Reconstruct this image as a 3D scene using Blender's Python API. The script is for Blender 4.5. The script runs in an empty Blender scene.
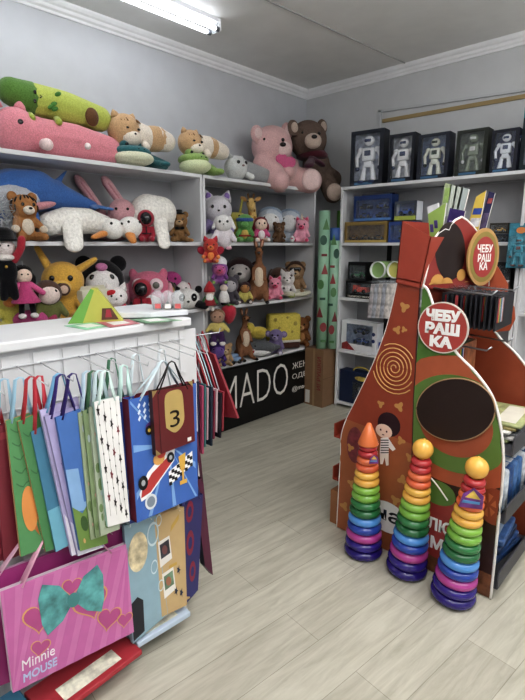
EXPO, P1, P2, P3, P4, GLOW, SAT = -0.38, 1, 27, 14, 72, 9, .86; LOOK = 'Medium High Contrast'
import bpy, bmesh, math, random
from mathutils import Vector, Matrix, Euler
random.seed(7)
R = math.radians
C = bpy.context.scene.collection
# ---------------------------------------------------------------- camera (measured) and survey helpers
F, PITCH, HEAD, EYE = 490.0, math.atan(105/490), R(43.5), 1.55
FW = Vector((-math.sin(HEAD)*math.cos(PITCH), math.cos(HEAD)*math.cos(PITCH), -math.sin(PITCH)))
RT = Vector((math.cos(HEAD), math.sin(HEAD), 0)); UP = RT.cross(FW)
O = Vector((0, 0, EYE))
def ray(x, y): return FW*F + RT*(x-262.5) - UP*(y-350)
def ax(x, y, X): r = ray(x, y); return O + r*((X-O.x)/r.x)
def ay(x, y, Y): r = ray(x, y); return O + r*((Y-O.y)/r.y)
def az(x, y, z): r = ray(x, y); return O + r*((z-O.z)/r.z)
# ---------------------------------------------------------------- materials
def lin(h):
    h = h.lstrip('#'); v = [int(h[i:i+2], 16)/255 for i in (0, 2, 4)]
    v = [c/12.92 if c <= .04045 else ((c+.055)/1.055)**2.4 for c in v]; g = .3*v[0]+.6*v[1]+.1*v[2]
    return tuple(g+(c-g)*SAT for c in v) + (1,)
_mats = {}
def mat(col, kind='card'):
    """Procedural materials: plush, card (printed board), paint, plastic, metal, glow, clear, felt."""
    k = (col, kind)
    if k in _mats: return _mats[k]
    m = bpy.data.materials.new(kind + '_' + col.strip('#')); _mats[k] = m
    m.use_nodes = True; nt = m.node_tree; N = nt.nodes; L = nt.links
    b = N['Principled BSDF']; c = lin(col)
    b.inputs['Base Color'].default_value = c
    tc = N.new('ShaderNodeTexCoord')
    def noise(scale, det=3):
        n = N.new('ShaderNodeTexNoise'); n.inputs['Scale'].default_value = scale; n.inputs['Detail'].default_value = det
        L.new(tc.outputs['Object'], n.inputs['Vector']); return n
    def vary(n, lo, hi):
        r = N.new('ShaderNodeValToRGB'); L.new(n.outputs['Fac'], r.inputs['Fac'])
        r.color_ramp.elements[0].position = .3; r.color_ramp.elements[1].position = .7
        r.color_ramp.elements[0].color = tuple(x*lo for x in c[:3]) + (1,)
        r.color_ramp.elements[1].color = tuple(min(1, x*hi) for x in c[:3]) + (1,)
        L.new(r.outputs['Color'], b.inputs['Base Color'])
    def bump(n, s, d=.01):
        u = N.new('ShaderNodeBump'); u.inputs['Strength'].default_value = s; u.inputs['Distance'].default_value = d
        L.new(n.outputs['Fac'], u.inputs['Height']); L.new(u.outputs['Normal'], b.inputs['Normal'])
    if kind == 'plush':
        n = noise(130, 4); vary(n, .8, 1.12); bump(n, .5, .006)
        b.inputs['Roughness'].default_value = .95; b.inputs['Sheen Weight'].default_value = .25; b.inputs['Specular IOR Level'].default_value = .15
    elif kind == 'fur':
        n = noise(60, 5); vary(n, .82, 1.12); bump(n, .8, .012)
        b.inputs['Roughness'].default_value = 1; b.inputs['Specular IOR Level'].default_value = .1
    elif kind == 'card':
        n = noise(18, 2); vary(n, .95, 1.04); b.inputs['Roughness'].default_value = .48
    elif kind == 'print':
        n = noise(26, 5); vary(n, .55, 1.5); b.inputs['Roughness'].default_value = .42
    elif kind == 'paint':
        n = noise(6, 4); vary(n, .965, 1.03); b.inputs['Roughness'].default_value = .5
    elif kind == 'plastic':
        n = noise(8, 1); vary(n, .97, 1.03); b.inputs['Roughness'].default_value = .16; b.inputs['Coat Weight'].default_value = .3
    elif kind == 'metal':
        n = noise(40, 2); vary(n, .92, 1.05); b.inputs['Metallic'].default_value = .9; b.inputs['Roughness'].default_value = .3
    elif kind == 'clear':
        b.inputs['Roughness'].default_value = .08; b.inputs['Alpha'].default_value = .06; b.inputs['Specular IOR Level'].default_value = .4
    elif kind == 'frost':
        b.inputs['Roughness'].default_value = .2; b.inputs['Alpha'].default_value = .3
    elif kind == 'glow':
        b.inputs['Emission Color'].default_value = c; b.inputs['Emission Strength'].default_value = GLOW
    return m
# ---------------------------------------------------------------- things
def setp(o, label=None, cat=None, group=None, kind=None):
    if label: o['label'] = label
    if cat: o['category'] = cat
    if group: o['group'] = group
    if kind: o['kind'] = kind
    return o
def thing(name, label, cat, loc=(0, 0, 0), rot=0, group=None, rx=0, ry=0):
    o = bpy.data.objects.new(name, None); C.objects.link(o); o.empty_display_size = .05
    o.location = loc; o.rotation_euler = (rx, ry, rot)
    return setp(o, label, cat, group)
def copy_thing(root, loc, rot=None, label=None, group=None):
    c = root.copy(); C.objects.link(c); c.location = loc
    if rot is not None: c.rotation_euler = (0, 0, rot)
    if label: c['label'] = label
    if group: c['group'] = group
    for ch in list(root.children):
        d = ch.copy(); C.objects.link(d); d.parent = c
        for g in list(ch.children):
            e = g.copy(); C.objects.link(e); e.parent = d
    return c
class Fr:
    """A local 2-D frame (origin, u, v, n) for flat pieces."""
    def __init__(s, o, u=(1, 0, 0), v=(0, 0, 1), n=None):
        s.o = Vector(o); s.u = Vector(u); s.v = Vector(v)
        s.n = Vector(n) if n else s.u.cross(s.v).normalized()
    def p(s, a, b, c=0): return s.o + s.u*a + s.v*b + s.n*c
class M:
    def __init__(s): s.bm = bmesh.new()
    def _add(s, f):
        b = bmesh.new(); f(b)
        me = bpy.data.meshes.new('t'); b.to_mesh(me); b.free(); s.bm.from_mesh(me); bpy.data.meshes.remove(me); return s
    def box(s, c, d, rot=(0, 0, 0), bev=0, seg=2):
        def f(b):
            bmesh.ops.create_cube(b, size=1)
            bmesh.ops.scale(b, vec=d, verts=b.verts)
            if bev: bmesh.ops.bevel(b, geom=list(b.edges), offset=bev, segments=seg, affect='EDGES', profile=.5)
            bmesh.ops.transform(b, matrix=Matrix.Translation(c) @ Euler(rot).to_matrix().to_4x4(), verts=b.verts)
        return s._add(f)
    def ell(s, c, r, rot=(0, 0, 0), u=16, v=10):
        def f(b):
            bmesh.ops.create_uvsphere(b, u_segments=u, v_segments=v, radius=1)
            bmesh.ops.scale(b, vec=r if not isinstance(r, (int, float)) else (r, r, r), verts=b.verts)
            bmesh.ops.transform(b, matrix=Matrix.Translation(c) @ Euler(rot).to_matrix().to_4x4(), verts=b.verts)
        return s._add(f)
    def sweep(s, rings, caps=True, loop=False):
        """rings: list of lists of Vectors, same length."""
        n = len(rings[0]); vs = [[s.bm.verts.new(p) for p in r] for r in rings]
        for i in range(len(vs)-1):
            for j in range(n):
                s.bm.faces.new((vs[i][j], vs[i][(j+1) % n], vs[i+1][(j+1) % n], vs[i+1][j]))
        if loop:
            for j in range(n): s.bm.faces.new((vs[-1][j], vs[-1][(j+1) % n], vs[0][(j+1) % n], vs[0][j]))
        if caps:
            s.bm.faces.new(list(reversed(vs[0]))); s.bm.faces.new(vs[-1])
        return s
    def cap(s, p0, p1, r0, r1, n=12, flat=1):
        """tapered capsule"""
        p0 = Vector(p0); p1 = Vector(p1); d = (p1-p0); L = d.length or 1e-6; d = d/L
        q = d.to_track_quat('Z', 'Y'); U = q @ Vector((1, 0, 0)); V = q @ Vector((0, 1, 0))
        st = []
        for k in range(1, 5): a = math.pi/2*(1-k/5.); st.append((-r0*math.sin(a), r0*math.cos(a)))
        st.append((0, r0)); st.append((L, r1))
        for k in range(1, 5): a = math.pi/2*(k/5.); st.append((L+r1*math.sin(a), r1*math.cos(a)))
        return s.sweep([[p0+d*t+(U*math.cos(2*math.pi*j/n)+V*flat*math.sin(2*math.pi*j/n))*r for j in range(n)] for t, r in st])
    def lathe(s, prof, c=(0, 0, 0), n=24, axis=(0, 0, 1)):
        q = Vector(axis).normalized().to_track_quat('Z', 'Y'); c = Vector(c)
        return s.sweep([[c + q @ Vector((r*math.cos(2*math.pi*j/n), r*math.sin(2*math.pi*j/n), z)) for j in range(n)] for r, z in (prof[:-1] if prof[0] == prof[-1] else prof)], caps=prof[0] != prof[-1], loop=prof[0] == prof[-1])
    def tube(s, pts, r, n=8, flat=1):
        pts = [Vector(p) for p in pts]; rings = []
        for i, p in enumerate(pts):
            d = (pts[min(i+1, len(pts)-1)]-pts[max(i-1, 0)]).normalized()
            q = d.to_track_quat('Z', 'Y'); U = q @ Vector((1, 0, 0)); V = q @ Vector((0, 1, 0))
            rr = r[i] if isinstance(r, (list, tuple)) else r
            rings.append([p+(U*math.cos(2*math.pi*j/n)+V*flat*math.sin(2*math.pi*j/n))*rr for j in range(n)])
        return s.sweep(rings)
    def prism(s, poly, fr, t=.002, z=0):
        """polygon in frame fr from offset z to z+t along the normal"""
        a = [s.bm.verts.new(fr.p(x, y, z)) for x, y in poly]; b = [s.bm.verts.new(fr.p(x, y, z+t)) for x, y in poly]
        n = len(poly)
        s.bm.faces.new(list(reversed(a))); s.bm.faces.new(b)
        for i in range(n): s.bm.faces.new((a[i], a[(i+1) % n], b[(i+1) % n], b[i]))
        return s
    def ring(s, outer, inner, fr, t=.002, z=0):
        n = len(outer)
        def V(p, zz): return [s.bm.verts.new(fr.p(x, y, zz)) for x, y in p]
        A, B, A2, B2 = V(outer, z), V(inner, z), V(outer, z+t), V(inner, z+t)
        for i in range(n):
            j = (i+1) % n
            for q in ((A2[i], A2[j], B2[j], B2[i]), (A[j], A[i], B[i], B[j]), (A[i], A[j], A2[j], A2[i]), (B[j], B[i], B2[i], B2[j])): s.bm.faces.new(q)
        return s
    def hexa(s, p):
        """eight corners: bottom four then top four"""
        v = [s.bm.verts.new(q) for q in p]
        for f in ((3, 2, 1, 0), (4, 5, 6, 7), (0, 1, 5, 4), (1, 2, 6, 5), (2, 3, 7, 6), (3, 0, 4, 7)): s.bm.faces.new([v[i] for i in f])
        return s
    def build(s, name, m, parent=None, smooth=False, rem=None, label=None, bev=None, wn=False):
        bmesh.ops.recalc_face_normals(s.bm, faces=s.bm.faces)
        me = bpy.data.meshes.new(name); s.bm.to_mesh(me); s.bm.free()
        o = bpy.data.objects.new(name, me); C.objects.link(o); me.materials.append(m)
        if parent: o.parent = parent
        if label: o['label'] = label
        if rem:
            r = o.modifiers.new('fuse', 'REMESH'); r.mode = 'VOXEL'; r.voxel_size = rem; r.use_smooth_shade = True
            q = o.modifiers.new('soft', 'SMOOTH'); q.iterations = 4; q.factor = .5
        if bev:
            q = o.modifiers.new('edge', 'BEVEL'); q.width = bev; q.segments = 2; q.limit_method = 'ANGLE'
        if smooth:
            for f in me.polygons: f.use_smooth = True
        return o
def circ(cx, cy, rx, ry=None, n=28, a0=0, a1=2*math.pi):
    ry = rx if ry is None else ry
    full = abs(a1-a0) > 6.28
    return [(cx+rx*math.cos(a0+(a1-a0)*i/(n if full else n-1)), cy+ry*math.sin(a0+(a1-a0)*i/(n if full else n-1))) for i in range(n)]
def rect(x0, y0, x1, y1): return [(x0, y0), (x1, y0), (x1, y1), (x0, y1)]
def heart(cx, cy, s, rot=0):
    out = []
    for i in range(32):
        t = 2*math.pi*i/32
        x = 16*math.sin(t)**3/17; y = (13*math.cos(t)-5*math.cos(2*t)-2*math.cos(3*t)-math.cos(4*t))/17
        out.append((cx+s*(x*math.cos(rot)-y*math.sin(rot)), cy+s*(x*math.sin(rot)+y*math.cos(rot))))
    return out
def star(cx, cy, s, rot=0):
    return [(cx+(s if i % 2 == 0 else s*.42)*math.sin(rot+math.pi*i/5), cy+(s if i % 2 == 0 else s*.42)*math.cos(rot+math.pi*i/5)) for i in range(10)]
def text(name, body, m, parent, fr, x, y, w=None, h=.05, z=.001, t=.0015, bold=0, align='LEFT', rot=0, space=1):
    """lettering as a real raised mesh; h = height of the whole block, w = its width"""
    cu = bpy.data.curves.new('lettering', 'FONT'); cu.body = body; cu.size = 1; cu.offset = min(bold, 0); cu.bevel_depth = max(bold, 0); cu.bevel_resolution = 1; cu.align_x = 'CENTER'; cu.space_line = .82 if '\n' in body else 1
    cu.space_character = space; cu.resolution_u = 3
    o = bpy.data.objects.new('lettering', cu); C.objects.link(o)
    dg = bpy.context.evaluated_depsgraph_get(); dg.update()
    me = bpy.data.meshes.new_from_object(o.evaluated_get(dg)); bpy.data.objects.remove(o); bpy.data.curves.remove(cu)
    if not me.vertices: return None
    xs = [v.co.x for v in me.vertices]; ys = [v.co.y for v in me.vertices]
    x0, x1, y0, y1 = min(xs), max(xs), min(ys), max(ys)
    sy = h/(y1-y0); sx = (w/(x1-x0)) if w else sy
    W = (x1-x0)*sx
    off = {'LEFT': 0, 'CENTER': -W/2, 'RIGHT': -W}[align]
    b = bmesh.new(); b.from_mesh(me); bpy.data.meshes.remove(me)
    for q in b.faces: q.smooth = False
    if bold > 0:
        lift = {v: t*(.5+.5*v.co.z/bold) for v in b.verts}; tops = ()
    else:
        r = bmesh.ops.extrude_face_region(b, geom=list(b.faces)); tops = {g for g in r['geom'] if isinstance(g, bmesh.types.BMVert)}
    cr, sr = math.cos(rot), math.sin(rot)
    for v in b.verts:
        a = (v.co.x-x0)*sx + off; c = (v.co.y-y0)*sy
        v.co = fr.p(x + a*cr - c*sr, y + a*sr + c*cr, z + (lift[v] if bold > 0 else t if v in tops else 0))
    k = M(); k.bm.free(); k.bm = b
    return k.build(name, m, parent)
# ---------------------------------------------------------------- plush toys
class Toy:
    """Unit-height description (front faces -Y), scaled by h."""
    def __init__(s, name, label, cat, loc, h, rot, group=None, rx=0, ry=0):
        s.r = thing(name, label, cat, loc, rot, group, rx, ry); s.h = h; s.body = None
    def part(s, name, m, shapes, rem=None, parent=None, label=None):
        k = M(); h = s.h
        for q in shapes:
            if q[0] == 'e': k.ell([v*h for v in q[1]], [v*h for v in ((q[2],)*3 if isinstance(q[2], (int, float)) else q[2])], q[3] if len(q) > 3 else (0, 0, 0))
            elif q[0] == 'c': k.cap([v*h for v in q[1]], [v*h for v in q[2]], q[3]*h, q[4]*h, flat=q[5] if len(q) > 5 else 1)
            elif q[0] == 'x': k.box([v*h for v in q[1]], [v*h for v in q[2]], q[3] if len(q) > 3 else (0, 0, 0), bev=(q[4] if len(q) > 4 else .1)*h*.3)
            elif q[0] == 't': k.tube([[v*h for v in p] for p in q[1]], [v*h for v in q[2]] if isinstance(q[2], (list, tuple)) else q[2]*h)
            elif q[0] == 'l': k.lathe([(a*h, b*h) for a, b in q[1]], [v*h for v in q[2]], axis=q[3] if len(q) > 3 else (0, 0, 1))
        if rem is None and len(shapes) > 1: rem = .028
        return k.build(name, m, parent or s.r, True, rem*h if rem else None, label)
def E(c, r, rot=(0, 0, 0)): return ('e', c, r, rot)
def K(a, b, r0, r1=None, flat=1): return ('c', a, b, r0, r0 if r1 is None else r1, flat)
def face_rot(p, turn=0):
    return math.atan2(-p[1], -p[0]) + math.pi/2 + R(turn)
def spot(px, pyb, pyt, X=None, Y=None, z=None):
    """base point and height of a thing seen from row pyb to pyt at column px on plane X (or Y)"""
    g = (lambda a, b: ax(a, b, X)) if X is not None else (lambda a, b: ay(a, b, Y))
    b, t = g(px, pyb), g(px, pyt); zz = b.z if z is None else z
    return Vector((b.x, b.y, zz)), t.z - zz
def critter(name, label, cat, at, fur, ear='round', ec=None, face=None, muz=None, belly=None, limb=None, foot=None, hr=.27, hz=.7,
            wear=None, eyes='#101010', nose='#181010', turn=0, group=None, kind='plush', pose='sit', hang=False, es=.034, rs=1):
    """seated, standing or dangling soft toy"""
    loc, h = at; T = Toy(name, label, cat, loc, h, face_rot(loc, turn), group); f = mat(fur, kind)
    hc = (0, -.02, hz)
    torso = [E((0, 0, .3), (.22*rs, .19*rs, .3))]
    arms = [K((s*.17, -.04, .47), (s*.29, -.2, .26), .085, .07) for s in (-1, 1)]
    if pose == 'sit': legs = [K((s*.13, -.06, .1), (s*.24, -.36, .09), .1, .085) for s in (-1, 1)]
    else: legs = [K((s*.11, 0, .22), (s*.13, -.04, .07), .09, .07) for s in (-1, 1)]
    head = [E(hc, (hr*1.05, hr*.95, hr))]
    if wear:
        T.body = T.part('body', f, head + legs + [K((0, 0, .45), hc, .1, .12)])
        T.part('shirt', mat(wear, 'plush'), [E((0, 0, .3), (.235*rs, .205*rs, .27))] + arms)
    else:
        T.body = T.part('body', f, head + torso + arms + legs)
    e = mat(ec or fur, kind)
    top = hz + hr
    for s in (-1, 1):
        if ear == 'round':
            q = T.part('ear', f, [E((s*hr*.78, 0, hz+hr*.78), (hr*.4, hr*.2, hr*.4))])
            if ec: T.part('inner_ear', e, [E((s*hr*.78, -hr*.14, hz+hr*.78), (hr*.25, hr*.1, hr*.25))], parent=q)
        elif ear == 'side':
            q = T.part('ear', f, [E((s*hr*1.2, 0, hz+hr*.2), (hr*.5, hr*.18, hr*.5))])
            if ec: T.part('inner_ear', e, [E((s*hr*1.2, -hr*.14, hz+hr*.2), (hr*.32, hr*.1, hr*.32))], parent=q)
        elif ear == 'point':
            q = T.part('ear', f, [('l', [(hr*.42, 0), (hr*.34, hr*.28), (hr*.06, hr*.72), (.004, hr*.76)], (s*hr*.58, 0, hz+hr*.66), (s*.35, 0, 1))])
            if ec: T.part('inner_ear', e, [E((s*hr*.66, -hr*.28, hz+hr*.9), (hr*.2, hr*.1, hr*.28))], parent=q)
        elif ear == 'long':
            q = T.part('ear', f, [K((s*hr*.45, 0, hz+hr*.7), (s*hr*.7, 0, hz+hr*1.75), hr*.24, hr*.17, .55)])
            if ec: T.part('inner_ear', e, [K((s*hr*.45, -hr*.1, hz+hr*.9), (s*hr*.68, -hr*.08, hz+hr*1.65), hr*.13, hr*.1, .5)], parent=q)
        elif ear == 'flop':
            T.part('ear', e, [K((s*hr*.8, 0, hz+hr*.6), (s*hr*1.15, -.04, hz-hr*.4), hr*.22, hr*.28, .6)])
        if eyes: T.part('eye', mat(eyes, 'plastic'), [E((s*hr*.42, -.02-hr*.84, hz+hr*.18), (es, es*.6, es*1.1))])
        if foot: T.part('foot_pad', mat(foot, 'plush'), [E((s*.24, -.435, .1), (.065, .03, .065))] if pose == 'sit' else [E((s*.13, -.08, .05), (.085, .11, .05))])
        if limb: T.part('paw', mat(limb, 'plush'), [E((s*.295, -.215, .245), (.085, .085, .085))])
    if face: T.part('face', mat(face, 'plush'), [E((0, -.02-hr*.5, hz-hr*.1), (hr*.8, hr*.54, hr*.74))])
    if muz:
        q = T.part('muzzle', mat(muz, 'plush'), [E((0, -.02-hr*.85, hz-hr*.25), (hr*.45, hr*.34, hr*.34))])
        if nose: T.part('nose', mat(nose, 'plastic'), [E((0, -.02-hr*1.17, hz-hr*.12), (hr*.15, hr*.1, hr*.1))], parent=q)
    elif nose: T.part('nose', mat(nose, 'plastic'), [E((0, -.02-hr*(.98), hz-hr*.1), (hr*.09, hr*.06, hr*.06))])
    if belly: T.part('belly_patch', mat(belly, 'plush'), [E((0, -.09, .3), (.15, .13, .2))])
    if hang: T.part('hanging_loop', mat('#d8d8d8', 'plastic'), [('t', [(0, 0, top-.02), (-.02, .01, top+.1), (0, .03, top+.2), (.02, .01, top+.1), (0, 0, top-.02)], .008)], rem=0)
    return T
# ---------------------------------------------------------------- camera, render look
cam = bpy.data.objects.new('camera', bpy.data.cameras.new('camera')); C.objects.link(cam)
cam.data.sensor_fit = 'VERTICAL'; cam.data.sensor_height = 24; cam.data.lens = 24*F/700; cam.data.clip_start = .05
cam.location = O; cam.rotation_euler = Matrix((RT, UP, -FW)).transposed().to_euler()
bpy.context.scene.camera = cam
vs = bpy.context.scene.view_settings; vs.view_transform = 'Standard'; vs.look = LOOK; vs.exposure = EXPO; vs.gamma = 1.0
# ---------------------------------------------------------------- room
XW, YW, ZC, XR, YF = -3.40, 4.24, 3.07, 1.9, -1.9
def struct(name, m, k, **kw): return setp(k.build(name, m, **kw), kind='structure')
def wall_mat(col):
    m = mat(col, 'paint'); return m
fl = bpy.data.materials.new('laminate_floor'); fl.use_nodes = True; nt = fl.node_tree; N = nt.nodes; L = nt.links; b = N['Principled BSDF']
tc = N.new('ShaderNodeTexCoord'); mp = N.new('ShaderNodeMapping'); mp.inputs['Rotation'].default_value = (0, 0, R(96.5)); L.new(tc.outputs['Object'], mp.inputs['Vector'])
br = N.new('ShaderNodeTexBrick'); L.new(mp.outputs['Vector'], br.inputs['Vector'])
br.inputs['Color1'].default_value = lin('#c6c2b2'); br.inputs['Color2'].default_value = lin('#b6b1a1'); br.inputs['Mortar'].default_value = lin('#9a9586')
br.inputs['Scale'].default_value = 1; br.inputs['Mortar Size'].default_value = .0013; br.inputs['Brick Width'].default_value = 1.25; br.inputs['Row Height'].default_value = .19; br.offset = .37; br.inputs['Bias'].default_value = -.1
mp2 = N.new('ShaderNodeMapping'); mp2.inputs['Scale'].default_value = (1.6, 14, 1); L.new(mp.outputs['Vector'], mp2.inputs['Vector'])
no = N.new('ShaderNodeTexNoise'); no.inputs['Scale'].default_value = 2.2; no.inputs['Detail'].default_value = 7; no.inputs['Roughness'].default_value = .65; no.inputs['Distortion'].default_value = .6; L.new(mp2.outputs['Vector'], no.inputs['Vector'])
rp = N.new('ShaderNodeValToRGB'); L.new(no.outputs['Fac'], rp.inputs['Fac']); rp.color_ramp.elements[0].position = .3; rp.color_ramp.elements[0].color = (.62, .61, .58, 1); rp.color_ramp.elements[1].position = .65; rp.color_ramp.elements[1].color = (1, 1, 1, 1)
mx = N.new('ShaderNodeMixRGB'); mx.blend_type = 'MULTIPLY'; mx.inputs['Fac'].default_value = .75; L.new(br.outputs['Color'], mx.inputs['Color1']); L.new(rp.outputs['Color'], mx.inputs['Color2']); L.new(mx.outputs['Color'], b.inputs['Base Color'])
b.inputs['Roughness'].default_value = .42
struct('floor', fl, M().box(((XW+XR)/2, (YW+YF)/2, -.05), (XR-XW+.2, YW-YF+.2, .1)))
wm = wall_mat('#c8cbd0')
struct('wall_left', wm, M().box((XW-.05, (YW+YF)/2, ZC/2), (.1, YW-YF+.2, ZC)))
struct('wall_back', wall_mat('#cbcdcf'), M().box(((XW+XR)/2, YW+.05, ZC/2), (XR-XW, .1, ZC)))
struct('wall_right', wm, M().box((XR+.05, (YW+YF)/2, ZC/2), (.1, YW-YF+.2, ZC)))
struct('wall_front', wm, M().box(((XW+XR)/2, YF-.05, ZC/2), (XR-XW, .1, ZC)))
cm = mat('#e2e2e0', 'paint')
struct('ceiling', cm, M().box(((XW+XR)/2, (YW+YF)/2, ZC+.05), (XR-XW+.2, YW-YF+.2, .1)))
def crown(name, p0, p1, inward):
    """moulded cornice profile swept along the wall"""
    d = (Vector(p1)-Vector(p0)).normalized(); n = Vector(inward)
    prof = [(0, -.075), (.012, -.075), (.016, -.06), (.03, -.05), (.036, -.034), (.05, -.026), (.062, -.012), (.066, 0), (0, 0)]
    k = M(); k.sweep([[Vector(p)+n*a+Vector((0, 0, c)) for a, c in prof] for p in (p0, p1)])
    return struct(name, mat('#f0f1f3', 'paint'), k)
crown('trim_1', (XW, YF, ZC), (XW, YW, ZC), (1, 0, 0))
crown('trim_2', (XW, YW, ZC), (XR, YW, ZC), (0, -1, 0))
struct('trim_3', mat('#9a9a99', 'paint'), M().tube([(-2.41, 2.2, ZC-.003), (-2.285, 4.17, ZC-.002)], .006))           # ceiling seam strip
# recess outline with a raw wooden edge on the back wall
wf = Fr((0, YW-.001, 0), (1, 0, 0), (0, 0, 1), (0, -1, 0)); wq = lambda a, c: (ay(a, c, YW).x, ay(a, c, YW).z)
struct('trim_4', mat('#a8905c', 'paint'), M().prism([wq(383, 123), wq(383, 119.5), wq(640, 74), wq(640, 79)], wf, .014))
struct('trim_5', mat('#c3c5c8', 'paint'), M().prism([wq(379.5, 113), wq(379.5, 110.5), wq(640, 72.5), wq(640, 75)], wf, .02).prism([wq(379.5, 190), wq(379.5, 110.5), wq(382, 110.5), wq(382, 190)], wf, .02))
struct('baseboard_left', mat('#d8d8d6', 'paint'), M().box((XW+.008, (YW+YF)/2, .035), (.016, YW-YF, .07)))
struct('baseboard_back', mat('#d8d8d6', 'paint'), M().box(((XW+XR)/2, YW-.008, .035), (XR-XW, .016, .07)))
# ---------------------------------------------------------------- ceiling light
lx, l0, l1, lz = -2.85, .15, 2.53, ZC
T = thing('ceiling_light', 'white twin-tube fluorescent batten switched on under the ceiling', 'ceiling light', (lx, l1, lz))
hous = M().prism([(-.05, 0), (.05, 0), (.05, -.025), (.022, -.05), (-.022, -.05), (-.05, -.025)], Fr((0, l0-l1, 0), (1, 0, 0), (0, 0, 1), (0, 1, 0)), l1-l0).build('housing', mat('#e4e6ea', 'paint'), T)
for s in (-1, 1):
    M().cap((s*.042, l0-l1+.05, -.07), (s*.042, -.045, -.07), .0135, .0135, 14).build('fluorescent_tube', mat('#f4f8ff', 'glow'), T, True)
    M().lathe([(.0, 0), (.017, 0), (.017, .03), (.0, .03)], (s*.042, -.042, -.07), 16, (0, 1, 0)).build('tube_cap', mat('#8c9098', 'metal'), T, True)
M().box((0, -.006, -.045), (.12, .012, .075), bev=.004).build('end_plate', mat('#f0f2f4', 'paint'), T)
T = thing('ceiling_light', 'unseen twin-tube batten added for light, above the aisle before the red display', 'ceiling light', (-.35, 2.7, ZC))  # fitting out of view, added because its glow lights the room
M().box((0, -1.2, -.025), (.1, 2.4, .05)).build('housing', mat('#e4e6ea', 'paint'), T)
for s in (-1, 1): M().cap((s*.042, -2.35, -.07), (s*.042, -.05, -.07), .0135, .0135, 10).build('fluorescent_tube', mat('#f4f8ff', 'glow'), T, True)
hk = thing('ceiling_hook', 'tiny dark hook screwed into the ceiling near the back wall', 'hook', (-1.34, 3.43, ZC))
M().lathe([(.02, 0), (.02, -.006), (.006, -.01)], n=12).build('rose', mat('#777777', 'metal'), hk, True)
M().tube([(0, 0, -.005), (0, 0, -.03), (.012, 0, -.042), (.022, 0, -.03)], .004).build('hanging_bend', mat('#666666', 'metal'), hk, True)
def area_light(loc, size, power, rot=(0, 0, 0), sy=None, col=(1, .98, .96)):
    d = bpy.data.lights.new('area_light', 'AREA'); d.energy = power; d.shape = 'RECTANGLE'; d.size = size; d.size_y = sy or size; d.color = col
    o = bpy.data.objects.new('area_light', d); C.objects.link(o); o.location = loc; o.rotation_euler = rot; return o
area_light((-2.85, 1.35, ZC-.1), .14, P1, sy=2.3)
area_light((-.35, 1.5, ZC-.1), .14, P2, sy=2.4)  # fill added under the unseen batten, brightens the back wall
area_light((.9, -.6, ZC-.1), .14, P3, sy=2.4)  # unseen ceiling fill, added behind the camera
area_light((.3, -.4, 2.2), 1.6, P4, rot=(math.pi, 0, 0)); area_light((1.1, 2.0, 2.3), 1.3, P4*1.5, rot=(math.pi, 0, 0))  # added up-facing fills, out of view, lifting ceiling and back wall
w = bpy.data.worlds.new('world'); bpy.context.scene.world = w; w.use_nodes = True; w.node_tree.nodes['Background'].inputs[0].default_value = (.8, .85, 1, 1); w.node_tree.nodes['Background'].inputs[1].default_value = .15
# ---------------------------------------------------------------- shelving units (each board, side and back its own part)
white = mat('#dcdde0', 'paint'); shade = mat('#c9cacd', 'paint'); dark = mat('#17171a', 'paint')
SH = (.57, 1.07, 1.57, 2.06)      # shelf tops
def side_panel(k, T): k.build('side_panel', white, T, bev=.002)
# first wall unit: 0.35..2.46 along the left wall
T = thing('display_shelf', 'long white open shelf unit of soft toys on left wall, beside the counter', 'shelf unit', (-3.13, 1.4, 0))
for y in (-1.05, 1.0475): side_panel(M().box((0, y, 1.03), (.36, .022, 2.03)), T)
for i, z in enumerate(SH): M().box((.003, -.0, z-.0125), (.366, 2.075 if i < 3 else 2.105, .025)).build('shelf_board', white, T, bev=.002)
M().box((-.18, 0, 1.03), (.008, 2.09, 2.0)).build('back_panel', mat('#b4b5b9', 'paint'), T)
M().box((.165, 0, .05), (.016, 2.07, .09)).build('plinth', white, T)
# second wall unit with bowed lower shelves and the black fashion sign
T = thing('display_shelf', 'white shelf unit in the corner with two giant teddy bears on top', 'shelf unit', (-3.13, 3.15, 0))
for y in (-.675, .68): side_panel(M().box((0, y, 1.03), (.36, .022, 2.03)), T)
for i, z in enumerate(SH):
    if i == 3: k = M().box((.003, 0, z-.0125), (.366, 1.37, .025))
    else:
        bow = (.015, .05, .01)[i]
        poly = [(-.18, -.66), (-.18, .665)] + [(.178+bow*math.sin(math.pi*j/12), .665-1.325*j/12) for j in range(13)]
        k = M().prism(poly, Fr((0, 0, z-.025), (1, 0, 0), (0, 1, 0)), .025)
    k.build('shelf_board', white, T, bev=.002)
M().box((-.18, 0, 1.03), (.008, 1.34, 2.0)).build('back_panel', mat('#8f9095', 'paint'), T)
T = thing('shop_sign', 'black fashion shop sign lettered in thin white capitals below the lowest toy shelf', 'sign', (-2.935, 3.15, 0))
sg = M().box((0, 0, .272), (.012, 1.31, .53), bev=.002).build('sign_board', mat('#0b0b0c', 'card'), T)
sf = Fr((.007, 0, 0), (0, 1, 0), (0, 0, 1), (1, 0, 0)); cream = mat('#e9e6df', 'card')
text('lettering', 'MADO', cream, T, sf, -.565, .17, .85, .30, align='LEFT', bold=-.014)
text('lettering', 'ЖЕН', cream, T, sf, .35, .385, .22, .06); text('lettering', 'ОДЕ', cream, T, sf, .35, .275, .22, .06)
text('lettering', '@mad', cream, T, sf, .35, .15, .22, .06)
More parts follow.
